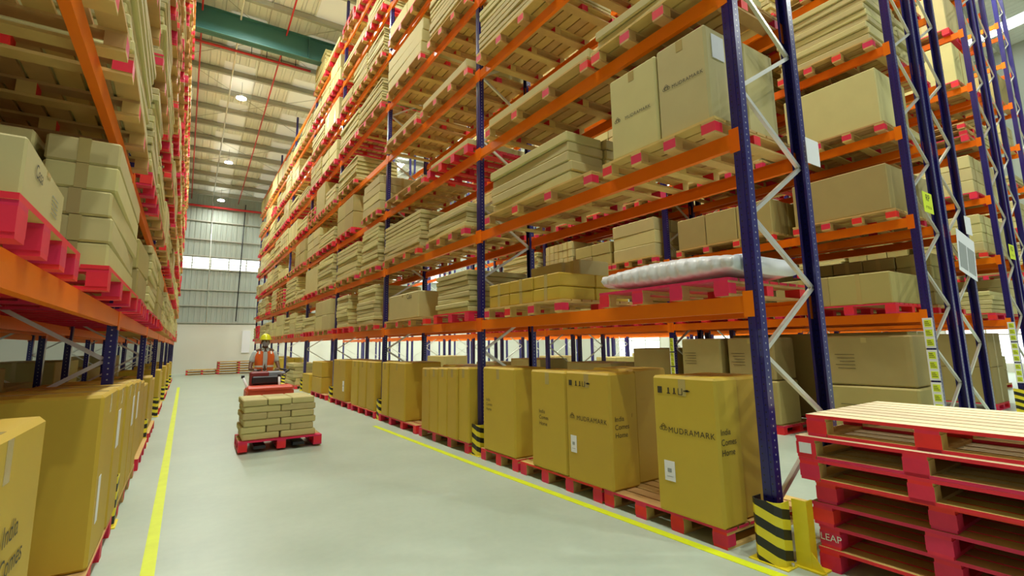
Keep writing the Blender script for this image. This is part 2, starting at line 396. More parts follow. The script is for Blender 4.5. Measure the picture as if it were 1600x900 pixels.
# ---------------------------------------------------------------- geometry library
LEVELS = [1.76, 3.08, 4.38, 5.69, 6.97, 8.27, 9.57, 10.87]
BH = .13
POOL = []      # countable repeats: (objects root) considered for merging far away
def lib_pallet(L, D, nb, style):
    """meshes of one pallet, long side L along Y, depth D along X, centred, deck top at z .145"""
    k = ('pal', L, D, nb, style)
    if k in LIB: return LIB[k]
    red_all = style == 'red'; parts = []
    W = M_RED if red_all else M_WOOD; E_ = M_WOOD if style == 'wood' else M_RED
    b = MB(); n = 8; bw = (D-.022*(n-1))/n
    for i in range(n):
        x0 = -D/2+i*(bw+.022); b.box(x0, x0+bw, -L/2, L/2, .123, .145, (M_WOODP if style == 'perim' else M_WOOD) if style != 'redtop' else M_RED, {'s': E_, 'n': E_, 'w': E_ if i == 0 else W, 'e': E_ if i == n-1 else W})
    parts.append(('deck', b))
    ys = [-L/2+.065+(L-.13)*j/(nb-1) for j in range(nb)]
    b = MB()
    for y in ys: b.box(-D/2, D/2, y-.06, y+.06, .103, .123, W, {'w': E_, 'e': E_})
    parts.append(('cross_boards', b))
    b = MB()
    for y in ys: b.box(-D/2, D/2, y-.06, y+.06, 0, .02, W, {'w': E_, 'e': E_})
    if style == 'perim':
        for x in (-D/2+.05, 0, D/2-.05): b.box(x-.05, x+.05, -L/2+.13, L/2-.13, 0, .02, M_WOOD, {'w': M_RED, 'e': M_RED})
    parts.append(('bottom_boards', b))
    blocks = []
    for y in ys:
        for j, x in enumerate((-D/2+.05, 0, D/2-.05)):
            c = MB(); c.box(-.05, .05, -.065, .065, .02, .103, M_WOOD if not red_all else M_RED, {'w': M_RED, 'e': M_RED, **({'s': M_RED} if y == ys[0] else {}), **({'n': M_RED} if y == ys[-1] else {})})
            blocks.append((x, y, c))
    one = MB()
    for _, q in parts:
        one.v, k0 = one.v + q.v, len(one.v)
        for f, mi, sm in zip(q.f, q.m, q.sm): one.f.append([k0+i for i in f]); one.m.append(one.mi(q.mats[mi])); one.sm.append(sm)
    for x, y, q in blocks:
        k0 = len(one.v); one.v += [(vx+x, vy+y, vz) for vx,vy,vz in q.v]
        for f, mi, sm in zip(q.f, q.m, q.sm): one.f.append([k0+i for i in f]); one.m.append(one.mi(q.mats[mi])); one.sm.append(sm)
    LIB[k] = dict(parts=[(n_, q.mesh(n_)) for n_, q in parts], blocks=[(x, y, q.mesh('block')) for x, y, q in blocks], one=one.mesh('pallet'))
    return LIB[k]
LIB = {}
def pallet(x, y, z, L, D, nb, label, style='wood', rz=0., detail=False, group=None, pool=True):
    lb = lib_pallet(L, D, nb, style)
    if detail:
        t = thing('pallet', label, 'pallet', (x,y,z), rz, group)
        for n_, me in lb['parts']: place(me, n_, t)
        for bx, by, me in lb['blocks']: place(me, 'block', t, (bx, by, 0))
        return t
    o = place(lb['one'], 'pallet', None, (x,y,z), (0,0,rz)); tag(o, label, 'pallet', group)
    if pool: POOL.append(o)
    return o
def lib_carton(lx, ly, lz, m, tape):
    k = ('car', round(lx,2), round(ly,2), round(lz,3), m.name, tape)
    if k not in LIB:
        lx, ly, lz = k[1:4]; b = MB(); c = min(.013, lz*.15)
        b.cbox(-lx/2, lx/2, -ly/2, ly/2, 0, lz, c, m)
        if tape:
            e = .0015
            if lx > ly*1.0: b.box(-lx/2-e, lx/2+e, -.03, .03, c*.3, lz+e, M_TAPE)
            else: b.box(-.03, .03, -ly/2-e, ly/2+e, c*.3, lz+e, M_TAPE)
            if lz > .2: b.box(-lx/2-e, lx/2+e, -ly*.22-.025, -ly*.22+.025, c*.3, lz+e*.8, M_TAPE) if tape == 2 else None
        LIB[k] = b.mesh('carton')
    return LIB[k]
def carton(x, y, z, lx, ly, lz, label, m=None, tape=1, rz=0., name='carton', group=None, pool=True, tilt=(0,0)):
    o = place(lib_carton(lx, ly, lz, m or M_CARD, tape), name, None, (x,y,z), (tilt[0],tilt[1],rz)); tag(o, label, 'box', group)
    if pool: POOL.append(o)
    return o

# ---------------------------------------------------------------- racks
_post = {}
def post_mesh(h, detailed):
    k = (h, detailed)
    if k not in _post:
        b = MB(); t = .004
        if detailed:  # lipped channel, web towards -x (aisle side)
            prof = [(-.04,-.05),(.04,-.05),(.04,-.03),(.036,-.03),(.036,-.046),(-.036,-.046),(-.036,.046),(.036,.046),(.036,.03),(.04,.03),(.04,.05),(-.04,.05)]
            b.prism(prof, 0, h, M_POST)
            b.box(-.044, -.039, -.015, .015, 0, h, M_NAVY)
        else: b.box(-.04, .04, -.05, .05, 0, h, M_POST)
        _post[k] = b.mesh('post')
    return _post[k]
b = MB(); b.box(-.07, .07, -.08, .08, 0, .012, M_NAVY)
for sx_ in (-.055, .055): b.tube((sx_, .065, .012), (sx_, .065, .03), .009, M_GALV, 6)
_base = b.mesh('base_plate')
def frame_braces(x0, x1, h, mb_list):
    z = .37; s = 0; out = []
    while z < h-.6:
        a, c_ = (x0, x1) if s % 2 == 0 else (x1, x0)
        out.append(((a, z), (c_, z+.54))); z += .54; s += 1
    return out
def rack_frame(xf, xr, y, h, label, detail, group):
    t = thing('rack_upright', label, 'rack upright', (0, y, 0), 0, group)
    sgn = 1 if xr > xf else -1
    for x, s in ((xf+sgn*.04, sgn), (xr-sgn*.04, -sgn)):
        place(post_mesh(h, detail), 'post', t, (x, 0, 0), (0, 0, 0 if s > 0 else math.pi))
        place(_base, 'base_plate', t, (x, 0, 0))
    br = frame_braces(xf+sgn*.07, xr-sgn*.07, h, None)
    if detail:
        for (a, z0), (c_, z1) in br: 
            b = MB(); b.bar((a, 0, z0), (c_, 0, z1), .034, .030, M_GALV, up=(0,1,0)); b.build('brace', t)
    else:
        k = ('br', round(xr-xf, 2), h)
        if k not in LIB:
            b = MB()
            for (a, z0), (c_, z1) in br: b.bar((a-xf, 0, z0), (c_-xf, 0, z1), .026, .022, M_GALV, up=(0,1,0))
            LIB[k] = b.mesh('bracing')
        place(LIB[k], 'bracing', t, (xf, 0, 0))
    return t
def beam(x, y0, y1, z, sgn, label, detail, group):
    """box beam along Y with its outer face at x; sgn = direction into the rack"""
    L = round(y1-y0, 3); k = ('beam', L, sgn)
    if k not in LIB:
        b = MB(); a, c_ = (0, .05) if sgn > 0 else (-.05, 0); o_ = .0 if sgn > 0 else 0
        b.box(a, c_, .05, L-.05, 0, BH*.72, M_ORANGE)
        b.box(a+(.0 if sgn > 0 else .018), c_-(.018 if sgn > 0 else 0), .05, L-.05, BH*.72, BH, M_ORANGE)
        p = MB(); a2, c2 = (-.006, 0) if sgn > 0 else (0, .006)
        e1 = MB().box(a2, c2, -.01 , .075, -.035, BH+.035, M_ORANGE).box(a, c_, .044, .05, -.035, BH+.035, M_ORANGE)
        e2 = MB().box(a2, c2, L-.075, L+.01, -.035, BH+.035, M_ORANGE).box(a, c_, L-.05, L-.044, -.035, BH+.035, M_ORANGE)
        one = MB(); 
        for q in (b, e1, e2):
            k0 = len(one.v); one.v += q.v
            for f, mi, sm in zip(q.f, q.m, q.sm): one.f.append([k0+i for i in f]); one.m.append(one.mi(q.mats[mi])); one.sm.append(sm)
        LIB[k] = (b.mesh('beam_box'), e1.mesh('end_connector'), e2.mesh('end_connector'), one.mesh('rack_rail'))
    bb, e1, e2, one = LIB[k]
    if detail:
        t = thing('rack_rail', label, 'rack rail', (x, y0, z), 0, group)
        place(bb, 'beam_box', t); place(e1, 'end_connector', t); place(e2, 'end_connector', t); return t
    o = place(one, 'rack_rail', None, (x, y0, z)); tag(o, label, 'rack rail', group); POOL.append(o); return o

class Row:
    def __init__(s, name, short, xf, xr, y0, ends, top=12.5): 
        s.name = name; s.short = short; s.xf = xf; s.xr = xr; s.sgn = 1 if xr > xf else -1; s.ys = [y0]+ends if False else ends; s.top = top
def ends(y0, n, last=None):
    r = [y0+4.2*k for k in range(n+1)]
    return r+[r[-1]+last] if last else r
R1 = Row('right rack', 'right rack', 3.6, 4.6, 0, ends(2.1, 7, 2.7))
LA = Row('left rack', 'left rack', -.53, -1.53, 0, ends(1.65, 7, 3.15))
R2 = Row('second rack row', 'second rack row', 8.33, 9.33, 0, ends(2.45, 7))
R3 = Row('third rack row', 'third rack row', 10.5, 9.5, 0, ends(2.45, 7))
R4 = Row('fourth rack row', 'fourth rack row', 14.2, 15.2, 0, ends(2.82, 7))
R5 = Row('fifth rack row', 'fifth rack row', 16.4, 15.4, 0, ends(2.82, 6))
R6 = Row('sixth rack row', 'sixth rack row', 20.1, 21.1, 0, ends(3.2, 6))
LB = Row('row behind left rack', 'row behind left rack', -2.75, -1.75, 0, ends(1.65, 7, 3.15))

def add_rack(R, detail_frames, detail_bays, beam_levels):
    for k, y in enumerate(R.ys):
        rack_frame(R.xf, R.xr, y, round(min(R.top, roof_z(y)-.55), 1), f'navy perforated upright pair, white bracing, {ORD[k]} from the camera in the {R.name}', k in detail_frames, f'upright frames of the {R.name}')
    for b_ in range(len(R.ys)-1):
        for l, z in enumerate(LEVELS):
            if not beam_levels(b_, l): continue
            for x, s, nm in ((R.xf, R.sgn, 'front'), (R.xr, -R.sgn, 'rear')):
                beam(x, R.ys[b_], R.ys[b_+1], z, s, f'orange {nm} beam of {ORD[l]} shelf level, {ORD[b_]} bay, {R.name}', b_ in detail_bays and l < 5, f'beams of the {R.name}')
add_rack(R1, (0,1,2), (0,), lambda b_, l: True)
add_rack(LA, (0,1), (0,), lambda b_, l: True)
add_rack(R2, (0,1), (0,), lambda b_, l: b_ < 3 or l < 3)
add_rack(R3, (0,), (), lambda b_, l: b_ < 2 or l < 1)
add_rack(R4, (0,), (), lambda b_, l: b_ < 2 or l < 1)
add_rack(R5, (), (), lambda b_, l: b_ < 1 or l < 1)
add_rack(R6, (), (), lambda b_, l: b_ < 1 or l < 1)
add_rack(LB, (), (), lambda b_, l: l < 3)

# ---------------------------------------------------------------- loads
def lvl_z(l): return 0.0 if l == 0 else LEVELS[l-1]+BH
def where(R, b_, l, pos):
    return f'{pos} pallet, {"floor level" if l == 0 else "shelf "+str(["","one","two","three","four","five","six","seven","eight"][l])}, {ORD[b_]} bay, {R.short}'
def load(R, b_, l, pos, y0, y1, typ, rnd, D=1.2, style=None, detail=False, over=.13, **kw):
    """pallet with its front edge `over` in front of the beams, and what stands on it"""
    L = y1-y0; yc = (y0+y1)/2; z = lvl_z(l)
    x0 = R.xf-R.sgn*over; xc = x0+R.sgn*D/2
    wh = where(R, b_, l, pos); grp = f'loads of the {R.name}'
    nb = 4 if L > 1.2 else 3
    st = style or rnd.choice(['wood','wood','rededge','red'] if R is not LA else ['wood','red','rededge','red'])
    Lq = round(L, 1)
    pallet(xc, yc, z, Lq, D, nb, f'{"red" if st == "red" else "wooden"} {wh}', st, rnd.uniform(-.015,.015), detail, 'pallets of the '+R.name)
    z += .146
    xin = lambda a, wd: x0 + R.sgn*(a+wd/2)       # a = distance behind the pallet's front edge
    m = kw.get('m')
    if typ == 'slab':
        n = kw['n']; t = kw['t']; nx = kw.get('nx', 1); m = m or M_CARD; dd = kw.get('d', D-.06)/nx; ly = kw.get('ly', Lq-.08)
        for j in range(nx):
            for i in range(n):
                w_ = dd-.01
                carton(xin(.03+j*dd, dd)+rnd.uniform(-.02,.02), yc+kw.get('dy',0)+rnd.uniform(-.028,.028), z+i*(t+.004), w_, ly, t,
                       f'flat pale carton, {ORD[i] if i < 14 else "top"} from bottom{", rear stack" if j else ""}, {wh}', m, 0, rnd.uniform(-.018,.018), 'flat_carton', grp)
    elif typ == 'grid':
        ny, nx, nz, h = kw['ny'], kw.get('nx', 2), kw['nz'], kw['h']; m = m or rnd.choice([M_CARD, M_TAN, M_CARD]); top = kw.get('top', None)
        ly = kw.get('ly', Lq-.06)/ny; lx = kw.get('d', D-.08)/nx; yb = yc+kw.get('dy',0)-ly*ny/2
        for i in range(nz):
            for c_ in range(ny):
                if top is not None and i == nz-1 and c_ not in top: continue
                for j in range(nx):
                    carton(xin(.03+j*lx, lx)+rnd.uniform(-.008,.008), yb+(c_+.5)*ly+rnd.uniform(-.006,.006), z+i*(h+.003), lx-.012, ly-.012, h,
                           f'{"tan" if m is M_TAN else "pale"} carton, {ORD[i]} layer, {ORD[c_]} column{", rear" if j else ""}, {wh}', m, 1, rnd.uniform(-.02,.02), 'carton', grp)
    elif typ == 'pallets':
        n = kw['n']; st2 = kw.get('st', 'red')
        for i in range(n):
            pallet(xc+rnd.uniform(-.02,.02), yc+rnd.uniform(-.03,.03), z+i*.147, Lq, D, nb, f'empty pallet, {ORD[i]} above the {wh}', st2, rnd.uniform(-.03,.03), False, 'empty pallets in the '+R.name)

def auto(R, b_, l, rnd, skip=()):
    if lvl_z(l)+1.35 > roof_z(R.ys[b_+1])-.3: return
    y0, y1 = R.ys[b_]+.10, R.ys[b_+1]-.10; W = y1-y0
    if W < 3: sp = [1.2, 1.2]
    else: sp = rnd.choice([[1.9, 1.9], [1.9, 1.9], [1.3, 1.3, 1.2], [2.0, 1.7], [1.4, 2.2]])
    gap = (W-sum(sp))/(len(sp)+1); y = y0+gap
    for i, L in enumerate(sp):
        pos = ['near','far'][i] if len(sp) == 2 else ['near','middle','far'][i]
        if i not in skip: auto_load(R, b_, l, pos, y, y+L, rnd)
        y += L+gap
def auto_load(R, b_, l, pos, ya, yb, rnd):
    L = yb-ya; hmax = .98 if l < 8 else 1.2; r = rnd.random()
    if r < .52:
        t = rnd.choice([.05,.06,.075,.09,.12]); tot = rnd.choice([.3,.5,.7,.85,.95]); n = min(12, max(1, int(tot/t)))
        load(R, b_, l, pos, ya, yb, 'slab', rnd, n=n, t=min(t, hmax/n-.004))
    elif r < .80:
        h = rnd.choice([.2,.28,.33,.45]); nz = max(1, int(rnd.choice([.6,.9,.95])/h)); load(R, b_, l, pos, ya, yb, 'grid', rnd, ny=rnd.choice([1,2,3]) if L < 1.5 else rnd.choice([2,3,4]), nz=nz, h=h)
    elif r < .90:
        load(R, b_, l, pos, ya, yb, 'grid', rnd, ny=rnd.choice([1,2]), nx=1, nz=1, h=rnd.choice([.75,.85,.95]))
    elif r < .96: load(R, b_, l, pos, ya, yb, 'pallets', rnd, n=rnd.choice([2,3,5]), st=rnd.choice(['red','wood']))
    else: load(R, b_, l, pos, ya, yb, 'none', rnd)

rnd = random.Random(11)
# --- right rack, near bay (measured loads)
load(R1, 0, 1, 'far', 4.22, 5.92, 'grid', rnd, detail=True, style='wood', ny=3, nx=2, nz=2, h=.155, m=M_KRAFT, dy=.0, ly=1.56)
load(R1, 0, 1, 'near', 2.22, 3.62, 'none', rnd, detail=True, style='redtop')
load(R1, 0, 2, 'far', 3.68, 5.88, 'slab', rnd, detail=True, style='wood', n=5, t=.118, nx=2, ly=1.7, dy=.12, d=1.12)
load(R1, 0, 2, 'near', 2.2, 3.5, 'none', rnd, detail=True, style='wood')
load(R1, 0, 3, 'far', 3.66, 5.86, 'slab', rnd, detail=True, style='wood', n=1, t=.13)
load(R1, 0, 3, 'near', 2.2, 3.6, 'slab', rnd, detail=True, style='wood', n=2, t=.10, d=.9)
load(R1, 0, 4, 'far', 4.3, 6.1, 'slab', rnd, detail=True, style='wood', n=8, t=.085)
load(R1, 0, 4, 'near', 2.2, 4.1, 'slab', rnd, detail=True, style='wood', n=3, t=.09)
# bay 1
load(R1, 1, 1, 'near', 6.4, 7.6, 'slab', rnd, style='red', n=8, t=.075)
load(R1, 1, 1, 'far', 7.9, 10.1, 'none', rnd, style='wood')
load(R1, 1, 2, 'near', 6.45, 8.0, 'slab', rnd, style='wood', n=5, t=.075)
load(R1, 1, 2, 'far', 8.3, 10.3, 'slab', rnd, style='wood', n=9, t=.075)
load(R1, 1, 3, 'near', 6.45, 7.9, 'slab', rnd, style='red', n=1, t=.12)
load(R1, 1, 3, 'far', 8.1, 10.2, 'none', rnd, style='wood')
load(R1, 1, 4, 'near', 6.4, 8.3, 'slab', rnd, style='wood', n=1, t=.16)
load(R1, 1, 4, 'far', 8.5, 10.3, 'slab', rnd, style='wood', n=2, t=.06)
load(R1, 1, 5, 'near', 6.4, 8.0, 'slab', rnd, style='wood', n=9, t=.09)
load(R1, 1, 5, 'far', 8.3, 10.3, 'slab', rnd, style='wood', n=3, t=.25)
# bay 2
load(R1, 2, 1, 'far', 12.7, 14.5, 'slab', rnd, style='red', n=9, t=.09, ly=1.1)
load(R1, 2, 1, 'near', 10.65, 12.4, 'slab', rnd, style='wood', n=10, t=.085, ly=1.3)
load(R1, 2, 2, 'near', 10.65, 12.0, 'slab', rnd, style='wood', n=11, t=.085, ly=1.2)
load(R1, 2, 2, 'far', 12.3, 14.4, 'slab', rnd, style='wood', n=9, t=.09, ly=1.9)
load(R1, 2, 3, 'near', 10.65, 12.0, 'grid', rnd, style='wood', ny=1, nz=4, nx=1, h=.2)
for b_ in range(8):
    for l in range(1, 9):
        if (b_ == 0 and l <= 4) or (b_ == 1 and l <= 5) or (b_ == 2 and l <= 2): continue
        auto(R1, b_, l, rnd, skip=(0,) if (b_, l) in ((2, 3), (2, 4)) else ())
# --- left rack
load(LA, 0, 1, 'near', 2.05, 3.25, 'none', rnd, D=1.15, detail=True, style='red', over=.06)
load(LA, 0, 1, 'far', 3.66, 5.76, 'grid', rnd, D=1.2, detail=True, style='red', over=.13, ny=1, nx=3, nz=5, h=.160, m=M_CARD, ly=1.75)
load(LA, 0, 2, 'near', 1.85, 3.45, 'none', rnd, detail=True, style='wood')
load(LA, 0, 2, 'far', 3.6, 5.7, 'slab', rnd, detail=True, style='wood', n=12, t=.075, ly=1.9)
load(LA, 1, 1, 'near', 6.0, 7.2, 'grid', rnd, style='red', ny=1, nx=2, nz=2, h=.3)
load(LA, 1, 1, 'far', 7.6, 9.6, 'slab', rnd, style='red', n=8, t=.1, ly=1.8)
for b_ in range(8):
    for l in range(1, 9):
        if (b_ == 0 and l <= 2) or (b_ == 1 and l == 1): continue
        auto(LA, b_, l, rnd)
# --- second row
load(R2, 0, 1, 'far', 4.6, 6.4, 'grid', rnd, style='red', ny=2, nx=2, nz=2, h=.42, m=M_TAN)
load(R2, 0, 1, 'near', 2.75, 4.4, 'grid', rnd, style='red', ny=2, nx=1, nz=1, h=.45, m=M_TAN)
load(R2, 0, 2, 'near', 2.6, 4.0, 'grid', rnd, style='wood', ny=1, nx=1, nz=1, h=.68, m=M_TAN)
load(R2, 0, 2, 'far', 4.3, 6.3, 'grid', rnd, style='wood', ny=3, nx=2, nz=1, h=.6, m=M_TAN)
load(R2, 0, 3, 'near', 2.6, 4.0, 'grid', rnd, style='wood', ny=1, nx=1, nz=1, h=.86, m=M_CARD)
load(R2, 0, 3, 'far', 4.4, 6.3, 'slab', rnd, style='wood', n=6, t=.1)
load(R2, 0, 4, 'near', 2.6, 4.0, 'slab', rnd, style='wood', n=9, t=.10)
load(R2, 0, 4, 'far', 4.4, 6.3, 'slab', rnd, style='wood', n=6, t=.1)
for b_ in range(3):
    for l in range(1, 8):
        if b_ == 0 and l <= 4: continue
        auto(R2, b_, l, rnd)
for R, nb_, nl in ((R3, 3, 5), (R4, 2, 7), (R5, 1, 5), (R6, 1, 6), (LB, 7, 3)):
    for b_ in range(nb_):
        for l in range(1, nl+1): auto(R, b_, l, rnd)

# ---------------------------------------------------------------- floor level, right rack
def big_carton(x, y, z, lx, ly, lz, label, m=M_KRAFT, rz=0., group=None, c=.02, film=False):
    t = thing('large_carton', label, 'box', (x,y,z), rz, group)
    MB().cbox(-lx/2, lx/2, -ly/2, ly/2, 0, lz, c, m).build('body', t)
    e = .0015; b = MB()
    b.box(-lx/2+c, lx/2-c, -.035, .035, lz-.001, lz+e, M_TAPE)
    b.box(-lx/2-e, -lx/2+.001, -.035, .035, lz*.86, lz-c, M_TAPE); b.box(lx/2-.001, lx/2+e, -.035, .035, lz*.86, lz-c, M_TAPE)
    b.build('tape', t)
    if False: MB().box(-lx/2-.003, lx/2+.003, -ly/2-.003, ly/2+.003, lz*.80, lz*.93, M_FILM).build('stretch_film', t)
    return t
def ring(b, cx, cz, r, wd, m, n=18):
    vs = []; 
    for k in range(n):
        a = 2*math.pi*k/n
        for rr in (r-wd/2, r+wd/2): vs.append((0, cx+rr*math.cos(a), cz+rr*math.sin(a)))
    b.add(vs, [(2*k, 2*k+1, (2*k+3)%(2*n), (2*k+2)%(2*n)) for k in range(n)], m)
def logo(parent, x, y, z, s, m=M_INK):
    b = MB()
    for cx, cz, r in ((0,0,.5),(-.75,-.1,.35),(.75,-.1,.35),(0,.75,.3),(-.45,.45,.22),(.45,.45,.22)): ring(b, -cx*s, cz*s, r*s, .12*s, m)
    o = b.build('printed_emblem', parent, loc=(x, y, z)); return o
def front_print(t, lx, ly, lz, brand=True, icons=True, label_at=None, bz=.60, size=.075):
    xf = -lx/2
    if brand:
        text_part('MUDRAMARK', size, M_INK, t, (xf, -.06, lz*bz), (0,-1,0), space=1.12)
        logo(t, xf-.004, ly/2-.10, lz*bz+.01, .035)
    if icons:
        I = lambda *bx: [q.build('handling_icon', t) for q in [MB()] if [q.box(xf-.004, xf-.001, ly/2-a, ly/2-b_, lz-c_, lz-d_, M_INK) for a, b_, c_, d_ in bx]]
        I((.105,.06,.145,.09)); I((.178,.166,.14,.095), (.188,.156,.145,.138)); I((.238,.226,.14,.095), (.248,.216,.145,.138))
        I((.312,.307,.145,.095), (.275,.270,.145,.095), (.312,.270,.147,.143)); I((.385,.325,.118,.110), (.37,.345,.122,.104))
    if label_at:
        y_, z_, w_, h_ = label_at
        b = MB().box(xf-.004, xf-.001, y_-w_/2, y_+w_/2, z_-h_/2, z_+h_/2, M_PAPER); b.build('paper_label', t)
        b = MB().box(xf-.0055, xf-.004, y_-w_*.18, y_+w_*.2, z_-.01, z_+.02, M_GREYPRINT); b.box(xf-.0055, xf-.004, y_-w_*.3, y_+w_*.3, z_-h_*.28, z_-h_*.26, M_GREYPRINT); b.build('label_print', t)
def home_text(t, origin, xdir, size=.072):
    for k, s_ in enumerate(('India', 'Comes', 'Home')): text_part(s_, size, M_INK, t, (origin[0], origin[1], origin[2]-k*size*1.12), xdir, align='LEFT')

g = 'pallets along the floor of the right rack'
pallet(4.09, 3.04, 0, 1.3, 1.2, 4, 'red-edged wooden pallet on the floor nearest the striped column guard, right rack', 'rededge', 0, True, g)
pallet(4.09, 4.42, 0, 1.4, 1.2, 4, 'red-edged wooden floor pallet under the large carton marked with an arrowed slogan', 'rededge', 0, True, g)
pallet(4.09, 5.62, 0, .9, 1.2, 3, 'red-edged floor pallet just nearer than the second upright of the right rack', 'rededge', 0, True, g)
g = 'large cartons on the floor of the right rack'
t = big_carton(3.61, 2.69, .146, .30, .62, 1.11, 'large ochre floor carton nearest the camera, white label low on its front', film=True)
front_print(t, .30, .62, 1.11, True, True, (.17, .335, .105, .16), bz=.60, size=.066)
home_text(t, (-.13, -.31, .70), (1,0,0), .068)
t2 = big_carton(4.02, 2.72, .146, .48, .6, 1.10, 'large ochre carton standing right behind the nearest floor carton'); 
t = big_carton(3.66, 3.87, .146, .38, .66, 1.10, 'large ochre floor carton with slogan on its side, second from the near upright', film=True)
front_print(t, .38, .66, 1.10, True, True, (.22, .36, .09, .17), bz=.57, size=.066)
home_text(t, (-.14, -.33, .66), (1,0,0), .068); text_part('/', .05, M_INK, t, (.10, -.33, .68), (1,0,.9))
big_carton(4.12, 3.90, .146, .5, .62, 1.12, 'large ochre carton directly behind the second floor carton from the near upright')
t = big_carton(3.68, 4.54, .146, .40, .64, 1.09, 'large ochre floor carton, third from the near upright, slogan on its aisle face')
home_text(t, (-.20, .16, .63), (0,-1,0), .06)
t = big_carton(3.74, 5.60, .146, .52, .78, 1.09, 'large ochre floor carton just nearer than the second upright of the right rack', film=True)
front_print(t, .52, .78, 1.09, False, False); home_text(t, (-.26, .30, .66), (0,-1,0), .055)
# bay 1
pallet(4.09, 7.32, 0, 1.8, 1.2, 4, 'floor pallet under the film-wrapped block of five tall cartons', 'rededge', 0, True, 'pallets along the floor of the right rack')
for i in range(5):
    t = big_carton(3.62+.02*(i == 0), 6.55+i*.33, .146, .34, .32, 1.06-.012*i, f'tall film-wrapped ochre carton, {ORD[i]} from the near end of the wrapped block', group=g, film=True)
big_carton(4.1, 7.2, .146, .55, 1.6, 1.05, 'wide ochre carton behind the row of film-wrapped tall cartons')
pallet(4.09, 9.35, 0, 2.0, 1.2, 4, 'red floor pallet with a bare near end before the third upright, right rack', 'red', 0, False, 'pallets along the floor of the right rack')
big_carton(3.85, 9.3, .146, .75, .85, 1.07, 'broad ochre floor carton just nearer than the third upright of the right rack')
big_carton(3.75, 9.98, .146, .55, .36, 1.06, 'narrow film-covered ochre carton beside the third upright of the right rack', film=True)
pallet(4.09, 11.5, 0, 1.8, 1.2, 4, 'red floor pallet under three slim tall cartons beyond the third upright', 'red', 0, False, 'pallets along the floor of the right rack')
for i in range(3): big_carton(3.8, 10.98+i*.62, .146, .6, .55, 1.05, f'slim tall ochre carton beyond the third upright, {ORD[i]} of three', group=g)
pallet(4.09, 13.55, 0, 1.9, 1.2, 4, 'red floor pallet under the carton with a white label beyond the slim cartons', 'red', 0, False, 'pallets along the floor of the right rack')
t = big_carton(3.85, 13.55, .146, .75, 1.2, 1.04, 'ochre floor carton with a white label just nearer than the fourth upright'); front_print(t, .75, 1.2, 1.04, False, False, (-.45, .38, .14, .26))
pallet(4.09, 16.0, 0, 2.0, 1.2, 4, 'red floor pallet under two stacked ochre cartons beyond the fourth upright', 'red', 0, False, 'pallets along the floor of the right rack')
for i in range(2):
    t = carton(3.95, 16.3, .146+i*.47, .9, 1.3, .46, f'ochre carton of a pair stacked beyond the fourth upright, {["lower","upper"][i]} one', M_KRAFT, 1, 0, 'carton')
carton(3.85, 18.2, .0, .6, 1.1, .62, 'single low ochre carton on the floor past the stacked pair', M_KRAFT, 1)
pallet(3.95, 20.6, 0, 2.0, 1.0, 4, 'pallet under the messy sacks of cartons near the fifth upright', 'rededge', 0, False, 'pallets along the floor of the right rack')
for i in range(6): carton(3.9+rnd.uniform(-.05,.05), 20.6+rnd.uniform(-.08,.08), .146+i*.13, .85, 1.6, .125, f'slumped pale carton, {ORD[i]} from bottom of the messy stack near the fifth upright', M_CARD, 0, rnd.uniform(-.06,.06), 'flat_carton')
for b_ in (5, 6, 7): load(R1, b_, 0, 'near', R1.ys[b_]+.3, R1.ys[b_]+1.9, 'grid', rnd, ny=2, nz=2, h=.45, m=M_KRAFT)
# second-row floor cartons
for i, (y, ly, zz) in enumerate(((3.2, 1.15, 0), (3.2, 1.15, 1), (4.95, .85, 0), (4.95, .85, 1), (5.95, .85, 0), (5.95, .85, 1))):
    nm = ['with a torn corner, right of the near upright', 'behind the white bracing of the near frame', 'behind the nearest ochre floor cartons'][i//2]
    if zz == 0: pallet(8.85, y, 0, round(ly+.1,1), 1.1, 3, f'red floor pallet, second row, under cartons {nm}', 'red', 0, False)
    o = big_carton(8.62+.02*zz, y+(.03 if zz else 0), .146+zz*.725, .66, ly, .715, f'{"upper" if zz else "lower"} tan carton of the pair {nm}', M_TAN, .02*(zz*2-1) if i < 2 else 0, c=.025)
    b = MB()
    for k in range(5): b.box(-.334, -.331, ly*.12, ly*.12+(.26-.03*(k%3)), .44-k*.05, .446-k*.05, M_INK)
    b.build('printed_lines', o)
for (x, y, lx, ly, lz, lab) in ((9.1, 7.4, .9, 1.2, 1.25, 'tall brown carton on the floor beyond the second frame of the second rack row'), (9.0, 9.4, 1.0, 1.6, .9, 'long brown carton on the floor, second bay of the second rack row'),
                                (8.9, 12, 1.0, 1.5, .95, 'brown carton low on the floor, third bay of the second rack row'), (8.9, 14.3, 1.0, 1.2, .8, 'brown carton on the floor near the far end of the third bay, second row'),
                                (10.0, 4.6, .8, 3.0, 1.5, 'wide tan carton block on the floor of the third rack row'), (14.8, 4.9, .9, 3.3, .75, 'wide pale lower carton on the floor of the fourth rack row'), (8.9, 18.2, 1, 1.6, .95, 'dark brown carton on the floor, fourth bay of the second row')):
    carton(x, y, .146, lx, ly, lz, lab, M_TAN, 1); pallet(x, y, 0, round(ly,1), round(lx,1), 3, 'dark pallet under the '+' '.join(lab.replace(' on the floor','').split()[:12]).rstrip(','), 'red')
carton(14.8, 4.9, .90, .9, 3.3, .72, 'wide pale upper carton on the floor-level pair of the fourth rack row', M_TAN, 1)
for R, yy in ((R4, (7.8, 9.5, 12.2, 14.5, 18.4)), (R6, (5, 9, 13, 18))):
    for y in yy: load(R, 0 if y < R.ys[1] else min(6, int((y-R.ys[0])//4.2)), 0, 'mid' if False else f'floor', y-.6, y+.6, 'grid', rnd, ny=1, nx=1, nz=2, h=.4, m=M_TAN)

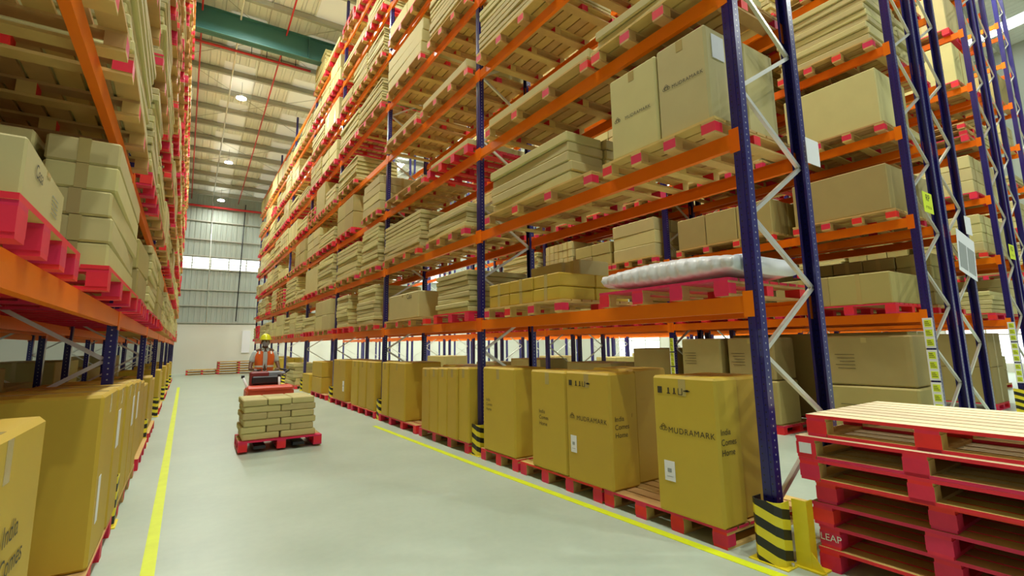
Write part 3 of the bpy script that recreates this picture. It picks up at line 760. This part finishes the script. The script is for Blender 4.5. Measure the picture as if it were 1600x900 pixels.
# --- near-bay shelf extras
t = big_carton(3.755, 2.52, LEVELS[1]+BH+.146, .5, .52, .87, 'large pale carton with a white label on its end, second shelf by the near upright', M_CARD)
front_print(t, .5, .52, .87, True, False, None, .52, .048)
MB().box(-.17, .0, -.268, -.262, .58, .80, M_PAPER).build('paper_label', t)
t = big_carton(3.755, 3.09, LEVELS[1]+BH+.146, .5, .6, .86, 'large pale carton left of the white-labelled one on the second shelf', M_CARD); front_print(t, .5, .6, .86, True, False, None, .45, .048)
big_carton(4.28, 2.50, LEVELS[1]+BH+.146, .5, .52, .88, 'large pale carton behind the white-labelled carton on the second shelf', M_CARD)
big_carton(4.28, 3.10, LEVELS[1]+BH+.146, .5, .6, .86, 'large pale carton at the rear left of the second shelf', M_CARD)
# cartons marked Casa
t = big_carton(3.80, 9.1, LEVELS[0]+BH+.146, .62, 1.55, .50, 'pale carton printed Casa on the first shelf, second bay', M_CARD); text_part('Casa', .13, M_INK, t, (-.31, -.35, .42), (0,-1,0))
for k, (z, lab) in enumerate(((0, 'lower'), (.47, 'upper'))):
    t = big_carton(9.15-.1, 6.15, LEVELS[0]+1.32+BH+z+.0 if False else 3.21+.146+z-1.32, .5, .72, .46, f'{lab} pale carton printed Casa seen behind the near upright', M_TAN)
    bpy.data.objects.remove(t.children[0]) if False else None
    text_part('Casa', .10, M_INK, t, (-.25, .22, .38), (0,-1,0))
carton(4.3, 5.25, LEVELS[0]+BH+.464, .5, .7, .24, 'plain pale carton lying on the rear of the low ochre cartons, first shelf', M_CARD, 1)
carton(4.28, 4.68, LEVELS[0]+BH+.464, .5, .3, .22, 'narrow pale carton beside the plain one on top of the low ochre cartons', M_CARD, 1)
# wrapped mattress
def mattress():
    rn = random.Random(3); nx, ny = 18, 60; lx, ly, h = 1.0, 1.44, .20
    b = MB(); rings = []
    for j in range(ny+1):
        v = j/ny; e = min(1, max(.12, math.sin(math.pi*v))**.16); y = -ly/2+ly*v; hh = h*e*(1.0+.22*math.sin(v*2.6+.2)**2); ring_ = []
        for i in range(nx*2):
            u = i/(nx*2)*2*math.pi; cx = math.copysign(abs(math.cos(u))**.45, math.cos(u)); cz = math.copysign(abs(math.sin(u))**.6, math.sin(u))
            wob = 1+.02*math.sin(y*60+u*3)+rn.uniform(-.02,.02)
            ring_.append((cx*lx/2*(.9+.1*e)*wob, y, h*.5 + cz*hh*.5*(wob if cz > 0 else 1) + (0.0)))
        rings.append(ring_)
    b.loft(rings, M_WHITEWRAP); return b
tag(mattress().build('wrapped_mattress', loc=(4.0, 2.90, LEVELS[0]+BH+.168)), 'mattress in crinkled white plastic lying on the pink pallet, first shelf', 'mattress')
MB_ = MB(); MB_.cbox(-.03, .03, -.06, .06, 0, .15, .01, M_BLACK); MB_.tube((0,0,-.12), (0,0,0), .004, M_BLACK, 6)
tag(MB_.build('scanner_box', loc=(3.56, 2.86, LEVELS[2]+BH+.30)), 'small black box with a dangling wire standing on the third shelf load', 'box')
# left rack near boxes
t = big_carton(-1.0, 2.55, LEVELS[0]+BH+.146, 1.0, .80, .22, 'pale carton printed Casa on the red pallet nearest the camera, left rack', M_CARD, .04, c=.008)
text_part('Casa', .07, M_INK, t, (.5, -.18, .15), (0,1,0))
b = MB()
for k in range(5): b.box(.501, .5025, .12, .26, .15-k*.018, .152-k*.018, M_GREYPRINT)
b.build('printed_lines', t); b = MB()
b.box(.05, .38, -.403, -.401, .04, .05, M_GREYPRINT); b.box(.05, .38, -.403, -.401, .17, .172, M_GREYPRINT); b.box(.05, .053, -.403, -.401, .04, .17, M_GREYPRINT); b.box(.38, .383, -.403, -.401, .04, .17, M_GREYPRINT)
for k in range(3): b.box(.08, .32, -.403, -.401, .14-k*.03, .146-k*.03, M_INK)
b.build('printed_panel', t)
# left floor cartons
g = 'large cartons on the floor of the left rack'
for y0, L, st in ((1.75, 1.1, 'red'), (3.8, 1.8, 'red'), (6.05, 1.8, 'wood')):
    pallet(-1.02, y0+L/2, 0, L, 1.2, 4, f'red floor pallet of the left rack, {ORD[[1.75,3.8,6.05].index(y0)]} from the camera', st, 0, True, 'pallets along the floor of the left rack')
t = big_carton(-.9, 2.27, .146, .9, 1.0, 1.14, 'large ochre carton at the bottom left corner, slogan on its aisle face', film=True); home_text(t, (.45, .03, .80), (0,1,0), .10)
t = big_carton(-.95, 4.72, .146, 1.05, .8, 1.10, 'broad ochre carton, second along the floor of the left rack', film=True)
b = MB().box(.526, .529, -.28, -.18, .25, .55, M_PAPER); b.build('paper_label', t)
for i in range(4):
    t = big_carton(-.78, (5.47, 6.25, 6.87, 7.49)[i], .146, .72, .58, 1.09-.02*i, f'ochre carton on the left rack floor past the broad one, {ORD[i]} of four', group=g, film=(i % 2 == 0))
    if i in (0, 2, 3): MB().box(.361, .364, -.2, -.02, .6, .9, M_PAPER).build('paper_label', t)
for b_ in (1, 2, 3, 4, 5, 6):
    y = LA.ys[b_]+(2.3 if b_ == 1 else .4)
    pallet(-1.0, y+.9, 0, 1.8, 1.2, 4, f'floor pallet of the left rack, {ORD[b_]} bay', 'red', 0)
    for k in range(2): carton(-.85, y+.45+k*.9, .146, .8, .85, .98-.08*k-.03*b_, f'ochre carton on the left rack floor, {ORD[b_]} bay, {["near","far"][k]} one', M_KRAFT, 1)
for i, (x, y, ly) in enumerate(((-2.25, 4.0, 2.2), (-2.25, 7.2, 2.0), (-2.3, 9.05, 1.6), (-2.3, 12.3, 2.2), (-2.3, 16, 2.2), (-2.3, 20, 2.2))):
    carton(x, y, .0, 1.0, ly, 1.1+.25*(i%2), f'dark brown carton on the floor of the row behind the left rack, {ORD[i]} one', M_TAN, 1)

# ---------------------------------------------------------------- empty pallet stack, near right
def stack_pallets():
    rn = random.Random(5)
    for i in range(7):
        top = i == 6
        dx, dy = [(0,0),(.012,-.01),(-.01,.01),(0,-.02),(-.05,.05),(-.05,.06),(0,0)][i]
        st = ['red','red','red','red','perim','perim','perim'][i]
        lab = ['bottom pallet of the red stack at the right foreground', 'red pallet printed with white letters, second up in the foreground stack', 'red pallet resting on the white-lettered one in the foreground stack',
               'red pallet at the middle of the foreground stack, fourth from its top', 'red and wooden pallet third from the top of the foreground stack', 'pallet with a pale square on its corner block, second from the stack top', 'top pallet of the foreground stack with a pale slatted wooden deck'][i]
        t = pallet(4.35+dx, .87+dy, i*.146, 2.0, 1.2, 4, lab, st, 0, True, 'empty pallets stacked in the right foreground')
        if st == 'perim' and i in (4, 5):
            for ch in t.children: pass
        if i == 1: text_part('LEAP', .062, M_PAPER, t, (-.6, .93, .065), (0,-1,0), align='CENTER')
        if i == 5: MB().box(-.604, -.600, .90, .98, .03, .10, M_PAPER).build('pale_square', t)
stack_pallets()

# ---------------------------------------------------------------- column guards and barrier post
def guard(x, y, s, label, group, h=.42):
    t = thing('column_guard', label, 'column guard', (x, y, 0), 0, group)
    b = MB(); th = .006
    prof = [(-.085,-.07),(-.05,-.105),(.05,-.105),(.05,-.099),(-.048,-.099),(-.079,-.067),(-.079,.067),(-.048,.099),(.05,.099),(.05,.105),(-.05,.105),(-.085,.07)]
    prof = [(px*s, py) for px, py in prof][::(1 if s > 0 else -1)]
    b.prism(prof, 0, h, M_HAZ); b.build('striped_shield', t)
    MB().box(-.10 if s > 0 else -.07, .07 if s > 0 else .10, -.14, .14, 0, .008, M_YEL).build('foot_plate', t)
    for yy in (-.122, .122): MB().tube((0, yy, .008), (0, yy, .028), .011, M_GALV, 6).build('anchor_bolt', t)
for k, y in enumerate(R1.ys[:6]):
    guard(3.60, y, 1, f'yellow and black striped guard at the foot of the {ORD[k]} right rack upright', 'striped guards of the right rack')
for k, y in enumerate(LA.ys[:7]):
    guard(-.50, y+ (0 if k else 0), -1, f'yellow and black striped guard at the foot of the {ORD[k]} left rack upright', 'striped guards of the left rack')
guard(14.15, 2.82, 1, 'striped guard at the foot of the fourth row upright, far right', None, .5)
t = thing('barrier_post', 'short yellow steel rack end post beside the striped guard and red pallets', 'post', (3.69, 1.93, 0))
MB().prism([(-.035,-.05),(.05,-.05),(.05,-.04),(-.025,-.04),(-.025,.05),(-.035,.05)], 0, .44, M_YEL).build('angle_upright', t)
b = MB(); b.add([(-.03,-.05,.12),(-.03,-.05,0),(-.03,-.14,0),(-.022,-.05,.12),(-.022,-.05,0),(-.022,-.14,0)], [(0,1,2),(3,5,4),(0,2,5,3),(1,4,5,2),(0,3,4,1)], M_YEL); b.build('gusset', t)
MB().box(-.06, .07, -.13, .07, 0, .01, M_YEL).build('foot_plate', t)

# ---------------------------------------------------------------- signs
def strip(x, y, z0, z1, label):
    """codes on the aisle face of a post"""
    t = thing('location_label', label, 'label', (x, y, z0)); H = z1-z0; n = 3; h = H/n
    for k in range(n):
        MB().box(-.006, 0, -.055, .055, k*h+.012, (k+1)*h-.012, M_PAPER).build('card', t)
        b = MB()
        for j in range(3):
            zc = k*h+h*(.2+.3*j); b.box(-.009, -.006, -.04, .035, zc-.045, zc+.045, M_LIME)
            for q in range(3): b.box(-.010, -.009, -.03+.01*q, .028, zc-.026+.022*q, zc-.018+.022*q, M_INK)
        b.build('code_print', t)
strip(8.33-.006, R2.ys[0], .55, 1.82, 'white strip of lime location codes on the near post of the second rack row')
strip(14.2-.006, R4.ys[0], .6, 1.85, 'white strip of lime location codes on the near post of the fourth rack row')
strip(8.33-.006, R2.ys[1], .75, 1.62, 'white strip of lime location codes on the second post of the second rack row')
def sign(name, x, y, z, wd, h, lines, label, m=M_LIME, cat='sign', tm=M_INK, rz=0, ry=0):
    t = thing(name, label, cat, (x, y, z), rz); t.rotation_euler = (0, ry, rz)
    MB().box(-wd/2, wd/2, -.004, 0, -h/2, h/2, m).build('board', t)
    for tx, sz, dz in lines: text_part(tx, sz, tm, t, (0, -.004, dz), (1,0,0), lift=.002)
    return t
sign('rack_sign', 8.74, 2.38, 3.45, .36, .30, (('RP', .14, .065), ('17 TO 26', .055, -.075)), 'lime sign reading RP fixed between the posts of the second rack row')
sign('rack_sign', 14.85, 2.75, 3.35, .40, .32, (('RO', .14, .065), ('17 TO 26', .055, -.08)), 'lime sign reading RO on the fourth rack row at the far right')
t = sign('notice_board', 10.05, 2.36, 2.80, .80, .66, (), 'white notice with two grey panels hung on the third rack row frame', M_PAPER, ry=math.radians(10))
MB().box(-.34, -.02, -.008, -.005, -.26, .14, M_GREYPRINT).box(.03, .34, -.008, -.005, -.26, .14, M_GREYPRINT).build('printed_panel', t)
sign('paper_sheet', 4.66, 2.03, 3.23, .23, .24, (), 'blank white sheet fixed to the rear post of the near right rack frame', M_PAPER, 'sheet')
sign('paper_sheet', 10.5, 2.395, 3.33, .30, .30, (), 'blank white sheet beside the notice on the third rack row', M_PAPER, 'sheet')

# ---------------------------------------------------------------- moving load: pallet and cartons in the aisle
t = thing('pallet', 'red pallet carried on the truck forks in the open aisle', 'pallet', (1.34, 8.80, .03), -.02)
lb = lib_pallet(.84, 1.16, 3, 'red')
# broad side towards the camera: blocks at both ends and the middle
b = MB()
for k in range(5): b.box(-.58, .58, -.42+k*.173, -.42+k*.173+.145, .123, .145, M_RED if k in (0,4) else M_WOOD, {'w': M_RED, 'e': M_RED})
b.build('deck', t)
b = MB()
for x in (-.52, 0, .52): b.box(x-.06, x+.06, -.42, .42, .10, .123, M_RED)
b.build('cross_boards', t)
b = MB()
for x in (-.52, 0, .52): b.box(x-.06, x+.06, -.42, .42, 0, .02, M_RED)
b.build('bottom_boards', t)
for x in (-.52, 0, .52):
    for y in (-.36, 0, .36): MB().box(x-.06, x+.06, y-.06, y+.06, .02, .10, M_RED).build('block', t)
rn = random.Random(8); k = 0
for lay in range(6):
    z = .178+lay*.099; n = 3
    off = .0 if lay % 2 == 0 else .02
    cols = 3 if lay in (5, 3, 1) else 2
    for cidx in range(cols):
        for r_ in range(2):
            wdt = 1.02/cols; x = 1.31-.51+(cidx+.5)*wdt+rn.uniform(-.006,.006)+off*(1 if cols == 2 else -1)
            carton(x, 8.62+r_*.40+rn.uniform(-.01,.01), z, wdt-.014, .385, .095,
                   f'flat pale carton, {ORD[lay]} layer up, {["left","right"][cidx] if cols == 2 else ["left","middle","right"][cidx]}, {"front" if r_ == 0 else "rear"}, on the aisle pallet', M_CARD, 0, rn.uniform(-.02,.02), 'flat_carton', 'cartons on the moving pallet', False)

# ---------------------------------------------------------------- ride-on pallet truck
t = thing('pallet_truck', 'red ride-on pallet truck with grey steering head behind the loaded pallet', 'pallet truck', (1.36, 10.15, 0), -.03)
for x in (-.27, .27):
    b = MB(); b.box(x-.08, x+.08, -1.75, -.30, .05, .095, M_BLACK); b.tube((x-.05, -1.2, .04), (x+.05, -1.2, .04), .04, M_BLACK, 12); b.build('fork', t)
b = MB(); b.cbox(-.37, .37, -.36, -.02, .10, .80, .03, M_TRUCKRED); b.cbox(-.40, .36, -.40, .0, .775, .862, .03, M_TRUCKRED); b.build('battery_cover', t)
b = MB(); b.cbox(-.36, .36, -.02, .34, .10, .70, .03, M_TRUCKRED); b.cbox(-.33, -.02, .0, .25, .70, 1.10, .02, mat('dark_red_panel', (.25,.02,.02), .4)); b.build('chassis', t)
b = MB(); b.cbox(-.30, .17, -.06, .06, .88, 1.02, .02, M_BLACK); b.cbox(-.30, .17, .0, .12, .70, .90, .02, M_BLACK); b.build('battery_box', t)
b = MB(); b.cbox(-.05, .20, .05, .26, .88, 1.10, .02, M_GREY); b.tube((.08, .16, .7), (.08, .16, 1.1), .05, M_GREY, 12); b.build('steering_column', t)
b = MB(); b.cbox(-.17, .27, .06, .24, 1.03, 1.09, .025, M_GREY)
b.tube((-.15, .15, 1.06), (-.25, .30, 1.10), .022, M_BLACK, 10); b.tube((.25, .15, 1.06), (.35, .30, 1.10), .022, M_BLACK, 10)
b.tube((-.25, .30, 1.10), (-.12, .42, 1.12), .018, M_BLACK, 10); b.tube((.35, .30, 1.10), (.22, .42, 1.12), .018, M_BLACK, 10); b.build('steering_head', t)
for x in (-.45, .14):
    b = MB(); b.tube((x, -.10, 1.02), (x+(.09 if x < 0 else 0), -.22, .80), .02, M_PAPER, 10); b.tube((x, -.10, 1.00), (x, -.10, 1.05), .028, M_BLACK, 10); b.build('guard_rail', t)
b = MB(); b.cbox(-.34, .34, .34, 1.10, .11, .17, .015, M_BLACK); b.cbox(-.36, -.32, .34, .9, .11, .75, .015, M_TRUCKRED); b.build('rider_platform', t)
for x in (-.25, .25): MB().tube((x-.05, .75, .09), (x+.05, .75, .09), .09, M_BLACK, 16).build('wheel', t)

# ---------------------------------------------------------------- operator
M_SKIN = mat('skin', (.16, .075, .04), .5); M_HIVIS = mat('orange_vest', (.95, .17, .02), .6, noise=.1, nscale=20); M_HELM = mat('yellow_helmet', (.85, .85, .03), .3)
M_SHIRT = mat('pale_shirt', (.62, .72, .70), .8, noise=.15, nscale=15); M_TROU = mat('dark_trousers', (.03, .035, .06), .8); M_MASK = mat('face_mask', (.42, .42, .52), .8); M_REFL = mat('reflective_tape', (.80, .78, .62), .3)
def skinned(name, verts, edges, radii, m, parent, sub=2, root=0):
    me = bpy.data.meshes.new(name); me.from_pydata(verts, edges, [])
    o = bpy.data.objects.new('tmp', me); C.objects.link(o)
    md = o.modifiers.new('s', 'SKIN'); 
    if not me.skin_vertices: me.attributes.new if False else None
    if len(me.skin_vertices) == 0:
        with bpy.context.temp_override(object=o, active_object=o): bpy.ops.mesh.customdata_skin_add()
    for i, r in enumerate(radii):
        me.skin_vertices[0].data[i].radius = (r, r) if not isinstance(r, tuple) else r
        me.skin_vertices[0].data[i].use_root = (i == root)
    sd = o.modifiers.new('d', 'SUBSURF'); sd.levels = sub; sd.render_levels = sub
    bpy.context.view_layer.update()
    out = bpy.data.meshes.new_from_object(o.evaluated_get(bpy.context.evaluated_depsgraph_get()))
    bpy.data.objects.remove(o); out.name = name; out.materials.clear(); out.materials.append(m)
    for p in out.polygons: p.use_smooth = True
    r = bpy.data.objects.new(name, out); C.objects.link(r); r.parent = parent; return r
P = thing('person', 'person in yellow helmet, orange vest and face mask driving the pallet truck', 'person', (1.35, 11.0, .15))
P.scale = (.94,.94,.93)
# joints; person faces -Y, arms reach to the steering head
V = [(0,0,.92),(0,-.01,1.10),(0,-.01,1.30),(0,0,1.42),(0,-.015,1.50),(0,-.03,1.58),(0,-.045,1.66)]
Rr = [.13,.125,.14,.10,.052,.07,.075]
Ed = [(0,1),(1,2),(2,3),(3,4),(4,5),(5,6)]
def chain(start, pts, rad):
    a = start
    for p, r in zip(pts, rad):
        V.append(p); Rr.append(r); Ed.append((a, len(V)-1)); a = len(V)-1
    return a
hands = []
for s in (-1, 1):
    chain(0, [(s*.10,0,.86),(s*.11,-.02,.48),(s*.12,.02,.09),(s*.125,-.03,.04),(s*.14,-.15,.035)], [.09,.062,.042,.042,.035])
    a = chain(3, [(s*.17,0,1.40),(s*.245,.0,1.19),(s*.275,-.14,1.04),(s*.215,-.33,1.05)], [.055,.046,.036,.026])
    hands.append((a, s))
for a, s in hands:
    a2 = chain(a, [(s*.20,-.40,1.05)], [.026])
    for f, (dx, ln) in enumerate(((-.030,.040),(-.010,.048),(.010,.045),(.028,.036))):
        chain(a2, [(s*.20+dx,-.435,1.05),(s*.20+dx,-.435-ln*.5,1.027),(s*.20+dx,-.425-ln*.3,1.0)], [.010,.009,.008])
    chain(a, [(s*.20-s*.034,-.39,1.04),(s*.20-s*.05,-.415,1.02)], [.011,.009])
body = skinned('body', V, Ed, Rr, M_SKIN, P, 2)
# head
def ellip(b, c, r, m, n=20, k=14, f=None):
    rings = []
    for j in range(1, k):
        th = math.pi*j/k; ring_ = []
        for i in range(n):
            ph = 2*math.pi*i/n; p = Vector((r[0]*math.sin(th)*math.cos(ph), r[1]*math.sin(th)*math.sin(ph), r[2]*math.cos(th)))
            if f: p = f(p)
            ring_.append(p+Vector(c))
        rings.append(ring_)
    b.loft(rings[::-1], m); return b
def headshape(p):
    q = p.copy()
    if p.z < 0: q.x *= 1-.25*(-p.z/.12)**1.5; q.y *= 1-.12*(-p.z/.12)
    return q
H = (0,-.05,1.615)
b = ellip(MB(), H, (.078,.098,.118), M_SKIN, f=headshape)
ellip(b, (0,-.150,1.605), (.014,.022,.022), M_SKIN, 10, 8)
for s in (-1, 1):
    ellip(b, (s*.079,-.04,1.60), (.010,.018,.03), M_SKIN, 8, 8)
    ellip(b, (s*.032,-.138,1.63), (.014,.010,.008), M_PAPER, 8, 6); ellip(b, (s*.032,-.146,1.63), (.006,.005,.006), M_BLACK, 8, 6)
b.box(-.022, .022, -.146, -.140, 1.548, 1.553, M_BLACK)
b.build('head', P)
b = ellip(MB(), (0,-.098,1.578), (.071,.076,.060), M_MASK)
for s in (-1, 1): b.tube((s*.06,-.11,1.58), (s*.08,-.035,1.60), .003, M_MASK, 6)
b.build('face_mask', P)
b = MB(); rings = []
for z, rx, ry in ((1.665,.112,.135),(1.672,.108,.128),(1.69,.104,.123),(1.73,.092,.108),(1.765,.066,.08),(1.785,.03,.04),(1.79,.004,.005)):
    rings.append([(rx*math.cos(2*math.pi*i/24), -.045+ry*math.sin(2*math.pi*i/24), z) for i in range(24)])
b.loft(rings, M_HELM)
b.loft([[( (.118+.0*d)*math.cos(2*math.pi*i/24), -.055+(.150)*math.sin(2*math.pi*i/24)-(.03 if math.sin(2*math.pi*i/24) < -.3 else 0), 1.655+d) for i in range(24)] for d in (0,.012)], M_HELM)
for x in (-.03, 0, .03): b.tube((x,-.14,1.715), (x,.03,1.775), .010, M_HELM, 8)
b.build('safety_helmet', P)
# torso clothing: rings of a superellipse
def torso(sec, m, name, n=28, gap=None):
    b = MB(); rings = []
    for z, rx, ry, cy in sec:
        rings.append([(math.copysign(abs(math.cos(a))**.8, math.cos(a))*rx, cy+math.copysign(abs(math.sin(a))**.9, math.sin(a))*ry, z) for a in [2*math.pi*i/n for i in range(n)]])
    b.loft(rings, m); return b.build(name, P)
sh = torso([(.88,.165,.115,0),(.98,.165,.115,0),(1.15,.168,.118,-.01),(1.30,.185,.125,-.01),(1.38,.18,.115,0),(1.43,.145,.09,0),(1.465,.085,.065,0),(1.49,.062,.058,-.005)], M_SHIRT, 'shirt')
for s in (-1, 1):
    skinned('sleeve', [(s*.13,0,1.40),(s*.18,0,1.375),(s*.225,.0,1.24),(s*.24,0,1.17)], [(0,1),(1,2),(2,3)], [.07,.075,.066,.064], M_SHIRT, sh, 2)
b = MB()
for s in (-1, 1): b.add([(s*.01,-.075,1.47),(s*.07,-.05,1.50),(s*.075,-.085,1.43),(s*.035,-.125,1.40)], [(0,1,2,3)], M_SHIRT)
b.build('collar', sh)
tv = thing('tmp', None, None); bpy.data.objects.remove(tv)
def vest():
    b = MB(); n = 40; secs = [(.95,.178,.128,0),(1.15,.182,.132,-.01),(1.30,.196,.137,-.01),(1.37,.185,.128,0),(1.42,.150,.10,0),(1.45,.10,.078,0)]
    pts = lambda z, rx, ry, cy, off: [(math.copysign(abs(math.cos(a))**.8, math.cos(a))*(rx+off), cy+math.copysign(abs(math.sin(a))**.9, math.sin(a))*(ry+off), z) for a in [2*math.pi*i/n for i in range(n)]]
    R_ = [pts(*s_, 0) for s_ in secs]
    vs = [p for r in R_ for p in r]; fs = []
    for j in range(len(secs)-1):
        for i in range(n):
            a = (i+.5)/n*360
            if abs(a-270) < (4.6 if j < 2 else 7+6*(j-2)): continue                    # open front
            if j == 2 and (min(a, 360-a) < 22 or abs(a-180) < 22): continue      # arm holes
            fs.append((j*n+i, j*n+(i+1)%n, (j+1)*n+(i+1)%n, (j+1)*n+i))
    b.add(vs, fs, M_HIVIS, True); v = b.build('hi_vis_vest', P)
    md = v.modifiers.new('t', 'SOLIDIFY'); md.thickness = .008
    for z in (1.08,):
        r0 = pts(z, .181, .131, -.006, .004); r1 = pts(z+.04, .181, .131, -.006, .004); q = MB(); vs = r0+r1
        q.add(vs, [(i, (i+1)%n, n+(i+1)%n, n+i) for i in range(n) if abs((i+.5)/n*360-270) > 7], M_REFL); q.build('reflective_band', v)
    q = MB()
    for s in (-1, 1):
        q.bar((s*.115,-.128,1.36), (s*.11,-.095,1.42), .03, .006, M_REFL, up=(0,1,0))
    q.build('reflective_strap', v)
vest()
skinned('trousers', [(0,0,.94),(0,0,.86)]+[p for s in (-1,1) for p in ((s*.10,0,.84),(s*.11,-.02,.48),(s*.12,.02,.13))], [(0,1),(1,2),(2,3),(3,4),(1,5),(5,6),(6,7)], [.145,.14,.10,.08,.068,.10,.08,.068], M_TROU, P, 2)
for s in (-1, 1): MB().cbox(s*.13-.05, s*.13+.05, -.20, .08, -.002, .085, .025, M_BLACK).build('shoe', P)

# ---------------------------------------------------------------- far end of the aisle
for i, (x, y, ly) in enumerate(((.25, 34.6, 1.6), (2.1, 34.3, 2.2))):
    for j in range(2 if i == 0 else 5):
        pallet(x+.7, y, j*.147, 1.1, ly, 3, f'flat wooden pallet {["in the low pile","in the taller pile"][i]} against the far wall, {ORD[j]} up', 'wood', 0, False, 'pallets piled at the far wall')
tag(MB().box(3.05, 3.5, YW-.09, YW-.0, 1.2, 2.6, M_PAPER).build('wall_cabinet'), 'pale panel fixed on the white far wall above the taller pallet pile', 'panel')

# ---------------------------------------------------------------- keep what the photo shows largest as things, the rest as one object per kind
bpy.context.view_layer.update()
from mathutils.bvhtree import BVHTree
hits = {}
_c = {}; VV, FF, OW = [], [], []; nv = 0
for o in S.objects:
    if o.type != 'MESH': continue
    me = o.data
    if me.name not in _c:
        co = np.empty(len(me.vertices)*3); me.vertices.foreach_get('co', co); _c[me.name] = (co.reshape(-1,3), [tuple(p.vertices) for p in me.polygons])
    co, fs = _c[me.name]; M = np.array(o.matrix_world)
    VV.append(co @ M[:3,:3].T + M[:3,3]); FF += [tuple(q+nv for q in f) for f in fs]; OW += [o.name]*len(fs); nv += len(co)
bvh = BVHTree.FromPolygons(np.concatenate(VV).tolist(), FF)
Wn, Hn = 640, 360; f_ = 765.2; org = Vector((0,0,CAM_H))
for j in range(Hn):
    for i in range(Wn):
        u = (i+.5)/Wn*1600; v = (j+.5)/Hn*900; a_ = (u-795.2)/f_; b_ = (v-421.7)/f_
        d = Vector((AX[0][0]*a_+AX[1][0]*b_+AX[2][0], AX[0][1]*a_+AX[1][1]*b_+AX[2][1], AX[0][2]*a_+AX[1][2]*b_+AX[2][2]))
        q = bvh.ray_cast(org, d)
        if q[2] is not None: n_ = OW[q[2]]; hits[n_] = hits.get(n_, 0)+1
del VV, FF, OW, bvh
LIMIT = dict(pallet=270, carton=285, flat_carton=270, rack_rail=285)
kinds = {}
for o in POOL: kinds.setdefault(o.name.split('.')[0], []).append(o)
def merge(name, obs, label, cat):
    mats = []; V_, F_, MI, SM = [], [], [], []; n = 0; cache = {}
    for o in obs:
        me = o.data
        if me.name not in cache:
            co = np.empty(len(me.vertices)*3); me.vertices.foreach_get('co', co)
            sl = []
            for m_ in me.materials:
                if m_ not in mats: mats.append(m_)
                sl.append(mats.index(m_))
            cache[me.name] = (co.reshape(-1,3), [tuple(p.vertices) for p in me.polygons], [sl[p.material_index] for p in me.polygons])
        co, fs, mi = cache[me.name]; M = np.array(o.matrix_world)
        V_.append(co @ M[:3,:3].T + M[:3,3]); F_ += [tuple(q+n for q in f) for f in fs]; MI += mi; n += len(co)
    me = bpy.data.meshes.new(name); me.from_pydata(np.concatenate(V_).tolist(), [], F_)
    for m_ in mats: me.materials.append(m_)
    me.polygons.foreach_set('material_index', MI); me.update()
    tag(place(me, name), label, cat, None, 'stuff')
    bpy.data.batch_remove(obs)
for k, obs in kinds.items():
    obs.sort(key=lambda o: -hits.get(o.name, 0))
    lim = LIMIT.get(k, 270); keep = [o for o in obs[:lim] if hits.get(o.name, 0) > 0]; rest = obs[len(keep):]
    print('KIND', k, len(obs), 'seen', sum(1 for o in obs if hits.get(o.name, 0)), 'kept', len(keep))
    if rest:
        nm = {'pallet': ('pallet_mass', 'small or hidden pallets deep in the racks and far down the aisle', 'pallets'), 'carton': ('carton_mass', 'small or hidden cartons deep in the racks and far down the aisle', 'boxes'),
              'flat_carton': ('flat_carton_mass', 'small or hidden flat cartons in stacks deep in the racks and far away', 'boxes'), 'rack_rail': ('rack_rail_mass', 'orange beams hidden deep in the rear rack rows and far bays', 'rack beams')}[k]
        merge(nm[0], rest, nm[1], nm[2])
